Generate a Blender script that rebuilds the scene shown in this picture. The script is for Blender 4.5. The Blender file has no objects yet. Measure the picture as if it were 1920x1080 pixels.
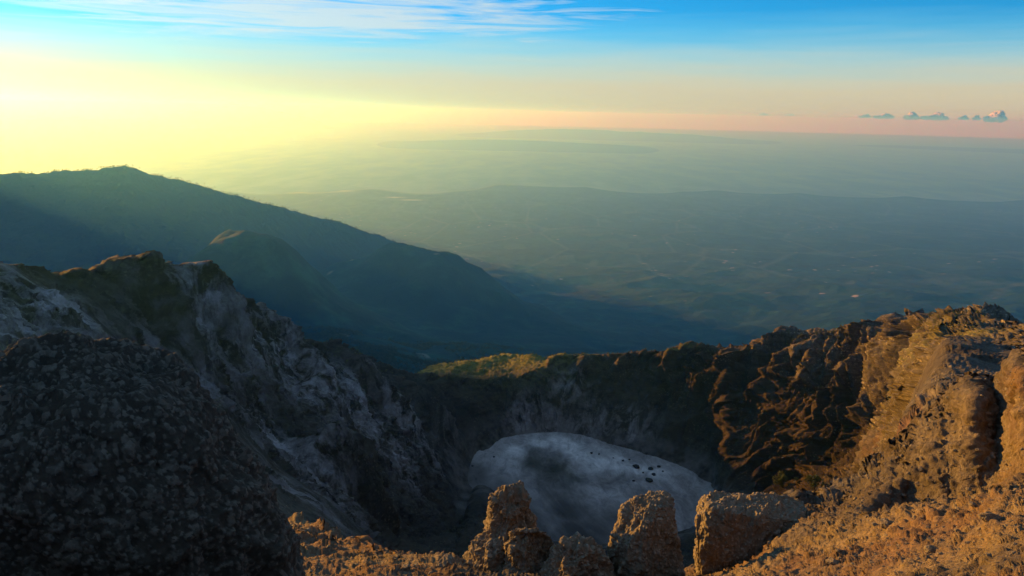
import bpy, bmesh, math, random
import numpy as np
from mathutils import Matrix, Vector

R = math.radians
random.seed(7)
rng = np.random.default_rng(7)
scene = bpy.context.scene
COL = scene.collection

# ---------------------------------------------------------------- camera
FPX = 1391.0                       # focal length in photo pixels (1920 wide)
PITCH = R(13.35)
ROLL = R(1.2)
Fv = np.array([0, math.cos(PITCH), -math.sin(PITCH)])
Rw = np.array([1.0, 0, 0])
Uw = np.array([0, math.sin(PITCH), math.cos(PITCH)])
Rc = math.cos(ROLL) * Rw + math.sin(ROLL) * Uw
Uc = math.cos(ROLL) * Uw - math.sin(ROLL) * Rw
cam_d = bpy.data.cameras.new("camera")
cam = bpy.data.objects.new("camera", cam_d)
COL.objects.link(cam)
m = Matrix.Identity(4)
for i in range(3):
    m[i][0], m[i][1], m[i][2] = Rc[i], Uc[i], -Fv[i]
cam.matrix_world = m
cam_d.sensor_width = 36
cam_d.lens = 36 * FPX / 1920
cam_d.clip_start = 0.1
cam_d.clip_end = 500000
scene.camera = cam

# ---------------------------------------------------------------- sky, sun, exposure
SUN_AZ = R(-52)                    # left of the view axis (+Y)
SUN_EL = R(3.7)
world = bpy.data.worlds.new("World")
scene.world = world
world.use_nodes = True
wt = world.node_tree
wt.nodes.clear()
def wn(kind, **kw):
    nd = wt.nodes.new("ShaderNode" + kind)
    for k, v in kw.items(): setattr(nd, k, v)
    return nd
def wset(sock, v):
    if hasattr(v, "is_output"): wt.links.new(v, sock)
    else: sock.default_value = v
def wmath(op, a, b=0.0, c=None, clamp=False):
    nd = wn("Math", operation=op, use_clamp=clamp); wset(nd.inputs[0], a); wset(nd.inputs[1], b)
    if c is not None: wset(nd.inputs[2], c)
    return nd.outputs[0]
def wramp(fac, *stops):
    nd = wn("ValToRGB"); e = nd.color_ramp.elements
    while len(e) < len(stops): e.new(0.5)
    for el, (p, c) in zip(e, stops):
        el.position = p; el.color = (c, c, c, 1) if isinstance(c, (int, float)) else (*c, 1)
    wset(nd.inputs[0], fac); return nd.outputs[0]
def wmix(f, a, b, mode='MIX'):
    nd = wn("Mix", data_type='RGBA', blend_type=mode); nd.clamp_result = False
    wset(nd.inputs[0], f)
    for sk, v in ((nd.inputs[6], a), (nd.inputs[7], b)): wset(sk, (*v, 1) if isinstance(v, tuple) else v)
    return nd.outputs[2]
w_sky = wn("TexSky")
w_sky.sky_type = 'NISHITA'
w_sky.sun_disc = False
w_sky.sun_elevation = SUN_EL
w_sky.sun_rotation = SUN_AZ
w_sky.altitude = 3000
w_sky.air_density = 1.0
w_sky.dust_density = 1.5
w_sky.ozone_density = 4.0
w_hs = wn("HueSaturation"); w_hs.inputs["Saturation"].default_value = 1.7
wt.links.new(w_sky.outputs[0], w_hs.inputs["Color"])
sky_c = wmix(1.0, w_hs.outputs[0], tuple((0.05, 1.42, 1.35)), 'MULTIPLY')
# thin high cloud: a veil above the horizon and a bank of cirrus, laid over bearing and elevation
w_dir = wn("TexCoord").outputs["Generated"]
w_sep = wn("SeparateXYZ"); wt.links.new(w_dir, w_sep.inputs[0])
el = wmath('ARCSINE', w_sep.outputs[2])
az = wmath('ARCTAN2', w_sep.outputs[0], w_sep.outputs[1])
# overhead, out of the frame, an added blue tone sets the fill light
up_c = tuple(v * 0.9 for v in (0.62, 1.10, 1.8))
sky_c = wmix(wramp(el, (0.2, 0.0), (0.55, 1.0)), sky_c, up_c)
w_cmb = wn("CombineXYZ"); wset(w_cmb.inputs[0], wmath('MULTIPLY', az, 2.6)); wset(w_cmb.inputs[1], wmath('MULTIPLY', el, 42.0))
def wnoise(scale, detail, rough, dist=0.0):
    nd = wn("TexNoise"); nd.inputs["Scale"].default_value = scale; nd.inputs["Detail"].default_value = detail
    nd.inputs["Roughness"].default_value = rough; nd.inputs["Distortion"].default_value = dist
    wt.links.new(w_cmb.outputs[0], nd.inputs["Vector"]); return nd.outputs[0]
w_dot = wn("VectorMath", operation='DOT_PRODUCT'); wt.links.new(w_dir, w_dot.inputs[0])
w_dot.inputs[1].default_value = (math.sin(SUN_AZ) * math.cos(SUN_EL), math.cos(SUN_AZ) * math.cos(SUN_EL), math.sin(SUN_EL))
toward = wmath('MAXIMUM', w_dot.outputs["Value"], 0.0)
vn = wnoise(1.5, 8, 0.6, 0.4)
elv = wmath('MULTIPLY_ADD', wmath('SUBTRACT', vn, 0.5), 0.035, el)
vfac = wramp(wmath('MULTIPLY', elv, 5.0), (0.0, 0.96), (0.22, 0.92), (0.36, 0.70), (0.48, 0.36), (0.62, 0.07), (0.9, 0.0))
vcol = wramp(wmath('MULTIPLY', elv, 5.0), (0.0, (0.68, 0.60, 0.44)), (0.16, (0.74, 0.66, 0.46)), (0.33, (0.62, 0.76, 0.70)), (0.52, (0.36, 0.82, 0.98)))
glow = wmath('MULTIPLY_ADD', wmath('POWER', toward, 16.0), 0.40, wmath('MULTIPLY_ADD', wmath('POWER', toward, 3.0), 0.22, 0.92))
vcol = wmix(1.0, vcol, wmix(wmath('POWER', toward, 14.0), (1.0, 1.0, 1.0), (1.08, 1.0, 0.80)), 'MULTIPLY')
w_sc = wn("VectorMath", operation='SCALE'); wt.links.new(vcol, w_sc.inputs[0]); wset(w_sc.inputs["Scale"], wmath('MULTIPLY', glow, 4.1))
sky_c = wmix(vfac, sky_c, w_sc.outputs[0])
# cirrus bank
cn = wnoise(2.2, 12, 0.62, 0.9)
ca = wmath('DIVIDE', wmath('SUBTRACT', az, R(-16.0)), R(20.0))
ce = wmath('DIVIDE', wmath('SUBTRACT', wmath('MULTIPLY_ADD', az, -0.012, el), 0.116), 0.031)
rr = wmath('ADD', wmath('MULTIPLY', ca, ca), wmath('MULTIPLY', ce, ce))
cf = wramp(wmath('SUBTRACT', wmath('MULTIPLY_ADD', cn, 2.6, -0.55), wmath('MULTIPLY', rr, 0.55)), (0.10, 0.0), (0.75, 0.85))
cb = wmath('DIVIDE', wmath('SUBTRACT', el, 0.165), 0.02)
ca2 = wmath('DIVIDE', wmath('SUBTRACT', az, R(-30.0)), R(14.0))
rr2 = wmath('ADD', wmath('MULTIPLY', ca2, ca2), wmath('MULTIPLY', cb, cb))
cf2 = wramp(wmath('SUBTRACT', wmath('MULTIPLY_ADD', cn, 2.0, -0.5), wmath('MULTIPLY', rr2, 0.6)), (0.10, 0.0), (0.75, 0.7))
w_sc2 = wn("VectorMath", operation='SCALE'); w_sc2.inputs[0].default_value = (0.66, 0.78, 0.86); wset(w_sc2.inputs["Scale"], wmath('MULTIPLY', glow, 4.0))
sky_c = wmix(wmath('MAXIMUM', cf, cf2), sky_c, w_sc2.outputs[0])
w_bg = wn("Background"); wt.links.new(sky_c, w_bg.inputs["Color"])
w_bg.inputs["Strength"].default_value = 0.11
wt.links.new(w_bg.outputs[0], wn("OutputWorld").inputs["Surface"])

sun_d = bpy.data.lights.new("sun", 'SUN')
sun_d.energy = 5.0
sun_d.angle = R(0.5)
sun_d.color = (1.0, 0.53, 0.095)
sun = bpy.data.objects.new("sun", sun_d)
COL.objects.link(sun)
sdir = Vector((math.sin(SUN_AZ) * math.cos(SUN_EL), math.cos(SUN_AZ) * math.cos(SUN_EL), math.sin(SUN_EL)))
sun.rotation_euler = sdir.to_track_quat('Z', 'Y').to_euler()
sun.location = (-40, 40, 30)

scene.view_settings.view_transform = 'Standard'
scene.view_settings.look = 'None'
scene.view_settings.exposure = 1.15
scene.view_settings.gamma = 1.0
scene.render.engine = 'CYCLES'
scene.cycles.use_denoising = True
scene.cycles.max_bounces = 6
scene.cycles.volume_bounces = 1
scene.cycles.transparent_max_bounces = 16
scene.cycles.sample_clamp_indirect = 4.0

# ---------------------------------------------------------------- helpers
def tag(o, label=None, cat=None, group=None, kind=None):
    if label: o['label'] = label
    if cat: o['category'] = cat
    if group: o['group'] = group
    if kind: o['kind'] = kind
    elif label: o['kind'] = 'thing'
    return o

def ray(px, py):
    v = Rc * ((px - 960) / FPX) + Uc * ((540 - py) / FPX) + Fv
    return v / math.hypot(v[0], v[1])          # per metre of horizontal distance

def at(px, py, d):
    return ray(px, py) * d

def at_z(px, py, z):
    v = ray(px, py)
    return v * (z / v[2])

def hsh(ix, iy, iz, seed):
    h = (ix.astype(np.uint32) * np.uint32(374761393) + iy.astype(np.uint32) * np.uint32(668265263)
         + iz.astype(np.uint32) * np.uint32(2147483647) + np.uint32((seed * 1274126177) & 0xffffffff))
    h = (h ^ (h >> np.uint32(13))) * np.uint32(1274126177)
    h = (h ^ (h >> np.uint32(16))) * np.uint32(2246822519)
    return h ^ (h >> np.uint32(15))

def perlin(P, seed=0):
    """gradient noise, about -1..1, for P of shape (n,3)"""
    out = np.empty(len(P), np.float32)
    for a in range(0, len(P), 400000):
        p = P[a:a + 400000]
        i = np.floor(p).astype(np.int64)
        f = (p - i).astype(np.float32)
        w = f * f * f * (f * (f * 6 - 15) + 10)
        acc = 0
        for dx in (0, 1):
            wx = w[:, 0] if dx else 1 - w[:, 0]
            for dy in (0, 1):
                wy = w[:, 1] if dy else 1 - w[:, 1]
                for dz in (0, 1):
                    wz = w[:, 2] if dz else 1 - w[:, 2]
                    h = hsh(i[:, 0] + dx, i[:, 1] + dy, i[:, 2] + dz, seed)
                    gx = (h & np.uint32(1023)).astype(np.float32) / 511.5 - 1
                    gy = ((h >> np.uint32(10)) & np.uint32(1023)).astype(np.float32) / 511.5 - 1
                    gz = ((h >> np.uint32(20)) & np.uint32(1023)).astype(np.float32) / 511.5 - 1
                    acc = acc + wx * wy * wz * (gx * (f[:, 0] - dx) + gy * (f[:, 1] - dy) + gz * (f[:, 2] - dz))
        out[a:a + 400000] = acc * 1.5
    return out

def fbm(P, octaves, seed=0, gain=0.5, ridged=False):
    t = 0; amp = 1.0; s = 1.0
    for k in range(octaves):
        n = perlin(P * s + 17.3 * k, seed + k)
        if ridged: n = 1 - 2.2 * np.abs(n)
        t = t + amp * n
        amp *= gain; s *= 2.03
    return t

def pebbles(P, seed=0, fill=0.75):
    """rounded stones set in a matrix: height 0..1 for points P (n,3) on a unit cell grid"""
    out = np.zeros(len(P), np.float32)
    for a in range(0, len(P), 250000):
        p = P[a:a + 250000]
        i = np.floor(p).astype(np.int64)
        f = (p - i).astype(np.float32)
        best = np.zeros(len(p), np.float32)
        for dx in (-1, 0, 1):
            for dy in (-1, 0, 1):
                for dz in (-1, 0, 1):
                    h = hsh(i[:, 0] + dx, i[:, 1] + dy, i[:, 2] + dz, seed)
                    jx = (h & np.uint32(255)).astype(np.float32) / 255
                    jy = ((h >> np.uint32(8)) & np.uint32(255)).astype(np.float32) / 255
                    jz = ((h >> np.uint32(16)) & np.uint32(255)).astype(np.float32) / 255
                    sz = ((h >> np.uint32(24)) & np.uint32(255)).astype(np.float32) / 255
                    r2 = (0.28 + 0.5 * sz * sz) ** 2
                    q = 1 - ((f[:, 0] - dx - jx) ** 2 + (f[:, 1] - dy - jy) ** 2 + (f[:, 2] - dz - jz) ** 2) / r2
                    q = np.where(jx * 0.5 + jy * 0.5 < fill, np.sqrt(np.maximum(q, 0)) * np.sqrt(r2), 0)
                    best = np.maximum(best, q)
        out[a:a + 250000] = best
    return out

def cellvalue(P, seed=0):
    """one random value 0..1 per irregular cell, for broken blocks"""
    i = np.floor(P).astype(np.int64); f = (P - i).astype(np.float32)
    best = np.full(len(P), 9.0, np.float32); val = np.zeros(len(P), np.float32)
    for dx in (-1, 0, 1):
        for dy in (-1, 0, 1):
            for dz in (-1, 0, 1):
                h = hsh(i[:, 0] + dx, i[:, 1] + dy, i[:, 2] + dz, seed)
                d2 = ((f[:, 0] - dx - (h & np.uint32(255)) / 255.0) ** 2 + (f[:, 1] - dy - ((h >> np.uint32(8)) & np.uint32(255)) / 255.0) ** 2
                      + (f[:, 2] - dz - ((h >> np.uint32(16)) & np.uint32(255)) / 255.0) ** 2)
                k = d2 < best
                best = np.where(k, d2, best); val = np.where(k, (h >> np.uint32(24)) / 255.0, val)
    return val

def smooth(x, a, b):
    t = np.clip((x - a) / (b - a), 0, 1)
    return t * t * (3 - 2 * t)

class TPS:
    """thin-plate interpolation of scattered values"""
    def __init__(self, X, y, reg=1e-5):
        self.X = np.asarray(X, float); n = len(X)
        K = self.k(self.X) + reg * np.eye(n)
        P = np.c_[np.ones(n), self.X]
        A = np.zeros((n + 3, n + 3)); A[:n, :n] = K; A[:n, n:] = P; A[n:, :n] = P.T
        self.w = np.linalg.solve(A, np.r_[np.asarray(y, float), 0, 0, 0])
    def k(self, Q):
        d2 = ((Q[:, None, :] - self.X[None]) ** 2).sum(-1)
        return 0.5 * d2 * np.log(d2 + 1e-12)
    def __call__(self, Q):
        out = np.empty(len(Q))
        for a in range(0, len(Q), 20000):
            q = Q[a:a + 20000]
            out[a:a + 20000] = self.k(q) @ self.w[:-3] + np.c_[np.ones(len(q)), q] @ self.w[-3:]
        return out

def grid_faces(nr, nc, wrap=False):
    r = np.arange(nr - 1)[:, None]; c = np.arange(nc if wrap else nc - 1)[None]
    c1 = (c + 1) % nc
    return np.stack([r * nc + c, r * nc + c1, (r + 1) * nc + c1, (r + 1) * nc + c], -1).reshape(-1, 4)

def mesh_np(name, V, Fq, mat=None, parent=None, attrs=None, smooth_shade=True):
    me = bpy.data.meshes.new(name)
    V = np.asarray(V, np.float32); Fq = np.asarray(Fq, np.int32); k = Fq.shape[1]
    me.vertices.add(len(V)); me.vertices.foreach_set("co", V.ravel())
    me.loops.add(Fq.size); me.loops.foreach_set("vertex_index", Fq.ravel())
    me.polygons.add(len(Fq))
    me.polygons.foreach_set("loop_start", np.arange(0, Fq.size, k, dtype=np.int32))
    me.polygons.foreach_set("loop_total", np.full(len(Fq), k, np.int32))
    me.polygons.foreach_set("use_smooth", np.full(len(Fq), smooth_shade, bool))
    for an, av in (attrs or {}).items():
        at_ = me.attributes.new(an, 'FLOAT', 'POINT')
        at_.data.foreach_set("value", np.asarray(av, np.float32).ravel())
    me.update(calc_edges=True)
    me.validate()
    if mat: me.materials.append(mat)
    o = bpy.data.objects.new(name, me)
    COL.objects.link(o)
    if parent: o.parent = parent
    return o

def grid_normals(G, wrap=False):
    if wrap:
        dc = np.roll(G, -1, 1) - np.roll(G, 1, 1)
    else:
        dc = np.gradient(G, axis=1)
    dr = np.gradient(G, axis=0)
    n = np.cross(dc, dr)
    return n / (np.linalg.norm(n, axis=-1, keepdims=True) + 1e-12)

# ---------------------------------------------------------------- materials
class NT:
    def __init__(self, name):
        self.m = bpy.data.materials.new(name); self.m.use_nodes = True
        self.t = self.m.node_tree; self.t.nodes.clear()
        self.out = self.n("OutputMaterial")
    def n(self, kind, **kw):
        nd = self.t.nodes.new("ShaderNode" + kind)
        for k, v in kw.items(): setattr(nd, k, v)
        return nd
    def set(self, sock, v):
        if hasattr(v, "is_output"): self.t.links.new(v, sock)
        elif v is not None: sock.default_value = v
    def noise(self, scale, detail=6, rough=0.6, vec=None, dist=0.0):
        nd = self.n("TexNoise"); nd.inputs["Scale"].default_value = scale
        nd.inputs["Detail"].default_value = detail; nd.inputs["Roughness"].default_value = rough
        nd.inputs["Distortion"].default_value = dist
        self.set(nd.inputs["Vector"], vec if vec is not None else self.pos())
        return nd.outputs[0]
    def voronoi(self, scale, vec=None, feature='F1', out=0, rand=1.0):
        nd = self.n("TexVoronoi", feature=feature); nd.inputs["Scale"].default_value = scale
        nd.inputs["Randomness"].default_value = rand
        self.set(nd.inputs["Vector"], vec if vec is not None else self.pos())
        return nd.outputs[out]
    def pos(self):
        if not hasattr(self, "_p"): self._p = self.n("NewGeometry").outputs["Position"]
        return self._p
    def mapv(self, scale=(1, 1, 1), rot=(0, 0, 0)):
        nd = self.n("Mapping"); nd.inputs["Scale"].default_value = scale; nd.inputs["Rotation"].default_value = rot
        self.set(nd.inputs["Vector"], self.pos()); return nd.outputs[0]
    def ramp(self, fac, *stops):
        nd = self.n("ValToRGB"); e = nd.color_ramp.elements
        while len(e) < len(stops): e.new(0.5)
        for el, (p, c) in zip(e, stops):
            el.position = p
            el.color = (c, c, c, 1) if isinstance(c, (int, float)) else (*c, 1)
        self.set(nd.inputs[0], fac); return nd.outputs[0]
    def mix(self, fac, a, b, mode='MIX'):
        nd = self.n("Mix", data_type='RGBA', blend_type=mode)
        self.set(nd.inputs[0], fac)
        for s, v in ((nd.inputs[6], a), (nd.inputs[7], b)):
            if isinstance(v, (tuple, list)): v = (*v, 1)
            self.set(s, v)
        return nd.outputs[2]
    def math(self, op, a, b=None):
        nd = self.n("Math", operation=op)
        self.set(nd.inputs[0], a)
        if b is not None: self.set(nd.inputs[1], b)
        return nd.outputs[0]
    def attr(self, name):
        return self.n("Attribute", attribute_name=name).outputs["Fac"]
    def bump(self, h, strength, dist, normal=None):
        nd = self.n("Bump"); nd.inputs["Strength"].default_value = strength; nd.inputs["Distance"].default_value = dist
        self.set(nd.inputs["Height"], h)
        if normal is not None: self.set(nd.inputs["Normal"], normal)
        return nd.outputs[0]
    def bsdf(self, color, rough=0.95, normal=None, spec=0.2):
        b = self.n("BsdfPrincipled")
        if isinstance(color, (tuple, list)): color = (*color, 1)
        self.set(b.inputs["Base Color"], color); self.set(b.inputs["Roughness"], rough)
        b.inputs["Specular IOR Level"].default_value = spec
        if normal is not None: self.set(b.inputs["Normal"], normal)
        self.t.links.new(b.outputs[0], self.out.inputs["Surface"])
        return b

def mat_crater():
    t = NT("crater_rock")
    n1 = t.noise(0.03, 14, 0.68)
    n2 = t.noise(0.35, 12, 0.7)
    streak = t.noise(0.09, 10, 0.7, t.mapv((1, 1, 0.22)), 0.6)
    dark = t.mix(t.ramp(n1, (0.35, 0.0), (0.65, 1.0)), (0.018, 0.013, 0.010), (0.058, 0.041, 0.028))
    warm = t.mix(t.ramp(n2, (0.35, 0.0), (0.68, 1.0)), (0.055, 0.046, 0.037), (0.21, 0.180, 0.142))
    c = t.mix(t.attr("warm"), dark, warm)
    # pale blocks lying about on the slopes
    vb = t.voronoi(0.42); vm = t.noise(0.05, 5, 0.7)
    c = t.mix(t.math('MULTIPLY', t.math('MULTIPLY', t.ramp(vb, (0.16, 1.0), (0.34, 0.0)), t.ramp(vm, (0.46, 0.0), (0.58, 0.85))), t.attr("far")), c, (0.34, 0.28, 0.20))
    vb2 = t.voronoi(1.1)
    c = t.mix(t.math('MULTIPLY', t.math('MULTIPLY', t.ramp(vb2, (0.14, 0.8), (0.3, 0.0)), t.ramp(vm, (0.40, 0.0), (0.6, 0.8))), t.attr("far")), c, (0.30, 0.26, 0.20))
    strat = t.noise(1.0, 8, 0.65, t.mapv((0.006, 0.006, 0.16)), 0.3)
    c = t.mix(0.75, c, t.ramp(strat, (0.35, 0.5), (0.48, 1.15), (0.52, 0.7), (0.62, 1.35)), 'MULTIPLY')
    pale = t.mix(t.ramp(n2, (0.3, 0.0), (0.7, 1.0)), (0.20, 0.175, 0.172), (0.52, 0.46, 0.455))
    pf = t.math('MULTIPLY', t.attr("pale"), t.ramp(streak, (0.43, 0.0), (0.56, 1.0)))
    c = t.mix(pf, c, pale)
    c = t.mix(t.math('MULTIPLY', t.attr("red"), t.ramp(n2, (0.35, 0.3), (0.6, 1.0))), c, (0.20, 0.085, 0.042))
    c = t.mix(t.attr("ash"), c, (0.16, 0.138, 0.125))
    gr = t.mix(t.ramp(t.noise(0.12, 10, 0.7), (0.4, 0.0), (0.6, 1.0)), (0.075, 0.085, 0.018), (0.22, 0.19, 0.04))
    c = t.mix(t.math('MULTIPLY', t.attr("grass"), t.ramp(n2, (0.3, 0.5), (0.5, 1.0))), c, gr)
    band = t.noise(0.16, 7, 0.6, t.mapv((1.0, 0.35, 1.0), (0, 0, 0.5)), 0.8)
    soil = t.ramp(band, (0.40, (0.17, 0.13, 0.09)), (0.50, (0.32, 0.235, 0.13)), (0.58, (0.25, 0.145, 0.080)), (0.68, (0.27, 0.21, 0.14)))
    c = t.mix(t.math('MULTIPLY', t.attr("soil"), 0.75), c, soil)
    # single stones: lighter and darker than the sand between them
    st = t.ramp(t.voronoi(9.0, out=1), (0.0, 0.6), (1.0, 1.5))
    c = t.mix(t.attr("near"), c, t.mix(0.8, c, st, 'MULTIPLY'))
    b1 = t.bump(n1, 0.9, 7.0)
    b2 = t.bump(n2, 0.6, 0.5, b1)
    t.bsdf(c, 0.95, b2, 0.15)
    return t.m

def mat_floor():
    t = NT("crater_floor_ash")
    sw = t.noise(0.012, 8, 0.62, t.mapv((1, 0.55, 1), (0, 0, 0.6)), 1.6)
    sw2 = t.noise(0.11, 12, 0.72, t.mapv((1, 0.6, 1), (0, 0, 0.9)), 1.2)
    c = t.mix(t.ramp(sw, (0.38, 0.0), (0.62, 1.0)), (0.13, 0.112, 0.104), (0.44, 0.39, 0.375))
    c = t.mix(t.attr("salt"), c, (0.58, 0.53, 0.51))
    c = t.mix(t.attr("moss"), c, (0.045, 0.045, 0.032))
    c = t.mix(t.math('MULTIPLY', t.attr("edge"), t.ramp(sw2, (0.3, 0.4), (0.6, 1.0))), c, (0.040, 0.034, 0.032))
    c = t.mix(0.8, c, t.ramp(sw2, (0.34, 0.55), (0.5, 1.0), (0.66, 1.4)), 'MULTIPLY')
    t.bsdf(c, 0.9, t.bump(sw2, 0.5, 1.5), 0.2)
    return t.m

def mat_conglomerate(name, matrix, stone_a, stone_b, scale):
    t = NT(name)
    n = t.noise(scale * 0.5, 10, 0.65)
    base = t.mix(t.ramp(n, (0.3, 0.0), (0.7, 1.0)), tuple(v * 0.62 for v in matrix), tuple(v * 1.25 for v in matrix))
    rnd = t.voronoi(scale, out=1)
    sep = t.n("SeparateColor"); t.set(sep.inputs[0], rnd)
    stone = t.mix(sep.outputs[0], stone_a, stone_b)
    c = t.mix(t.attr("stone"), base, stone)
    f = t.noise(scale * 3, 8, 0.7)
    c = t.mix(0.5, c, t.ramp(f, (0.3, 0.65), (0.7, 1.3)), 'MULTIPLY')
    t.bsdf(c, 0.92, t.bump(f, 0.8, 0.05 / scale * 6), 0.25)
    return t.m

def mat_land():
    t = NT("lowland_ground")
    n1 = t.noise(0.0006, 12, 0.62)
    n2 = t.noise(0.004, 10, 0.7)
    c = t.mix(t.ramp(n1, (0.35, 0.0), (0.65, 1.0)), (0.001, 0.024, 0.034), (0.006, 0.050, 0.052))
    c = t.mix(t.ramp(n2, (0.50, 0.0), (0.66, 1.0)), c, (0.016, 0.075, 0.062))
    fld = t.voronoi(0.0022, t.mapv((1, 0.5, 1), (0, 0, 0.4)), out=1)
    sep = t.n("SeparateColor"); t.set(sep.inputs[0], fld)
    c = t.mix(t.math('MULTIPLY', t.attr("plain"), t.ramp(sep.outputs[0], (0.75, 0.0), (0.97, 0.6))), c, (0.045, 0.10, 0.075))
    ed = t.voronoi(0.0005, t.mapv((1, 0.35, 1), (0, 0, -0.5)), 'DISTANCE_TO_EDGE')
    c = t.mix(t.math('MULTIPLY', t.attr("plain"), t.ramp(ed, (0.0, 0.45), (0.03, 0.0))), c, (0.10, 0.15, 0.12))
    vil = t.voronoi(0.0032); vm = t.noise(0.0006, 4, 0.7, None, 0.5)
    c = t.mix(t.math('MULTIPLY', t.ramp(vil, (0.10, 1.0), (0.16, 0.0)), t.ramp(vm, (0.52, 0.0), (0.60, 0.9))), c, (0.5, 0.46, 0.42))
    c = t.mix(t.attr("sand"), c, (0.62, 0.56, 0.42))
    b = t.bump(n1, 0.9, 220.0); b = t.bump(n2, 0.9, 30.0, b)
    t.bsdf(c, 1.0, b, 0.1)
    return t.m

def mat_mountain():
    t = NT("forested_mountain")
    n1 = t.noise(0.003, 12, 0.65); n2 = t.noise(0.03, 6, 0.7)
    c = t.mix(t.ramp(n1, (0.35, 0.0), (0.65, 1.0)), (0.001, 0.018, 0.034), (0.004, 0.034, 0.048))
    t.bsdf(c, 1.0, t.bump(n2, 0.8, 12.0, t.bump(n1, 0.8, 60.0)), 0.1)
    return t.m

def mat_water():
    t = NT("sea_water")
    n = t.noise(0.0007, 8, 0.6, t.mapv((1, 0.3, 1)))
    t.bsdf((0.012, 0.04, 0.06), t.ramp(n, (0.4, 0.30), (0.6, 0.42)), t.bump(t.noise(0.004, 6, 0.6), 0.15, 20.0), 0.5)
    return t.m

def mat_leaf(name, a, b, scale):
    t = NT(name)
    c = t.mix(t.ramp(t.noise(scale, 4, 0.6), (0.35, 0.0), (0.65, 1.0)), a, b)
    t.bsdf(c, 0.9, None, 0.15)
    return t.m

def mat_plain(name, col, rough=0.9, nscale=1.0):
    t = NT(name)
    n = t.noise(nscale, 8, 0.65)
    t.bsdf(t.mix(t.ramp(n, (0.3, 0.0), (0.7, 1.0)), tuple(v * 0.7 for v in col), tuple(min(1, v * 1.25) for v in col)), rough,
           t.bump(n, 0.6, 0.3 / nscale))
    return t.m

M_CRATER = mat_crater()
M_FLOOR = mat_floor()
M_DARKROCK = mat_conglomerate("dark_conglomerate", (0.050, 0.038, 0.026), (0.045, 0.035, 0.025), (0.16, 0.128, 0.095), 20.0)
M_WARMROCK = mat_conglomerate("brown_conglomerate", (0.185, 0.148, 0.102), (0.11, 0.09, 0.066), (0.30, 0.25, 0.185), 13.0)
M_LAND = mat_land()
M_MOUNT = mat_mountain()
M_WATER = mat_water()

# ---------------------------------------------------------------- terrain sheets in (bearing, distance)
VS = 0.26                         # weight of ln(distance) against bearing

def uv_of(pts):
    p = np.array([at(*q) for q in pts])
    d = np.hypot(p[:, 0], p[:, 1])
    return np.c_[np.arctan2(p[:, 0], p[:, 1]), VS * np.log(d)], p[:, 2] / d

class Sheet:
    """height as slope z/d over bearing and ln d, through known points; rows closer together where it is steep"""
    def __init__(self, pts, az, dr, nc, nr, steep=5.0, reg=1e-5):
        X, y = uv_of(pts)
        self.f = TPS(X, y, reg)
        c_az = np.linspace(az[0], az[1], 90)
        vv = np.linspace(math.log(dr[0]), math.log(dr[1]), 700)
        U, Vv = np.meshgrid(c_az, vv)
        s = self.f(np.c_[U.ravel(), VS * Vv.ravel()]).reshape(U.shape)
        w = np.abs(np.gradient(s, vv, axis=0)) * steep + 0.35
        k = np.ones(9) / 9
        w = np.apply_along_axis(lambda r: np.convolve(np.pad(r, 4, mode='edge'), k, 'valid'), 1, w)
        cum = np.cumsum(w, axis=0); cum = (cum - cum[0]) / (cum[-1] - cum[0])
        rows = np.linspace(0, 1, nr)
        vc = np.stack([np.interp(rows, cum[:, j], vv) for j in range(len(c_az))], 1)
        self.az = np.linspace(az[0], az[1], nc)
        t = (self.az - az[0]) / (az[1] - az[0]) * (len(c_az) - 1)
        i0 = np.clip(t.astype(int), 0, len(c_az) - 2); fr = t - i0
        V = vc[:, i0] * (1 - fr) + vc[:, i0 + 1] * fr
        U = np.broadcast_to(self.az, V.shape)
        s = self.f(np.c_[U.ravel(), VS * V.ravel()]).reshape(V.shape)
        self.D = np.exp(V); self.nr, self.nc = nr, nc
        self.G = np.stack([self.D * np.sin(U), self.D * np.cos(U), self.D * s], -1)

FLOOR_Z = -311.0
def F(px, py):
    p = at_z(px, py, FLOOR_Z - 6)
    return (px, py, math.hypot(p[0], p[1]))

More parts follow.
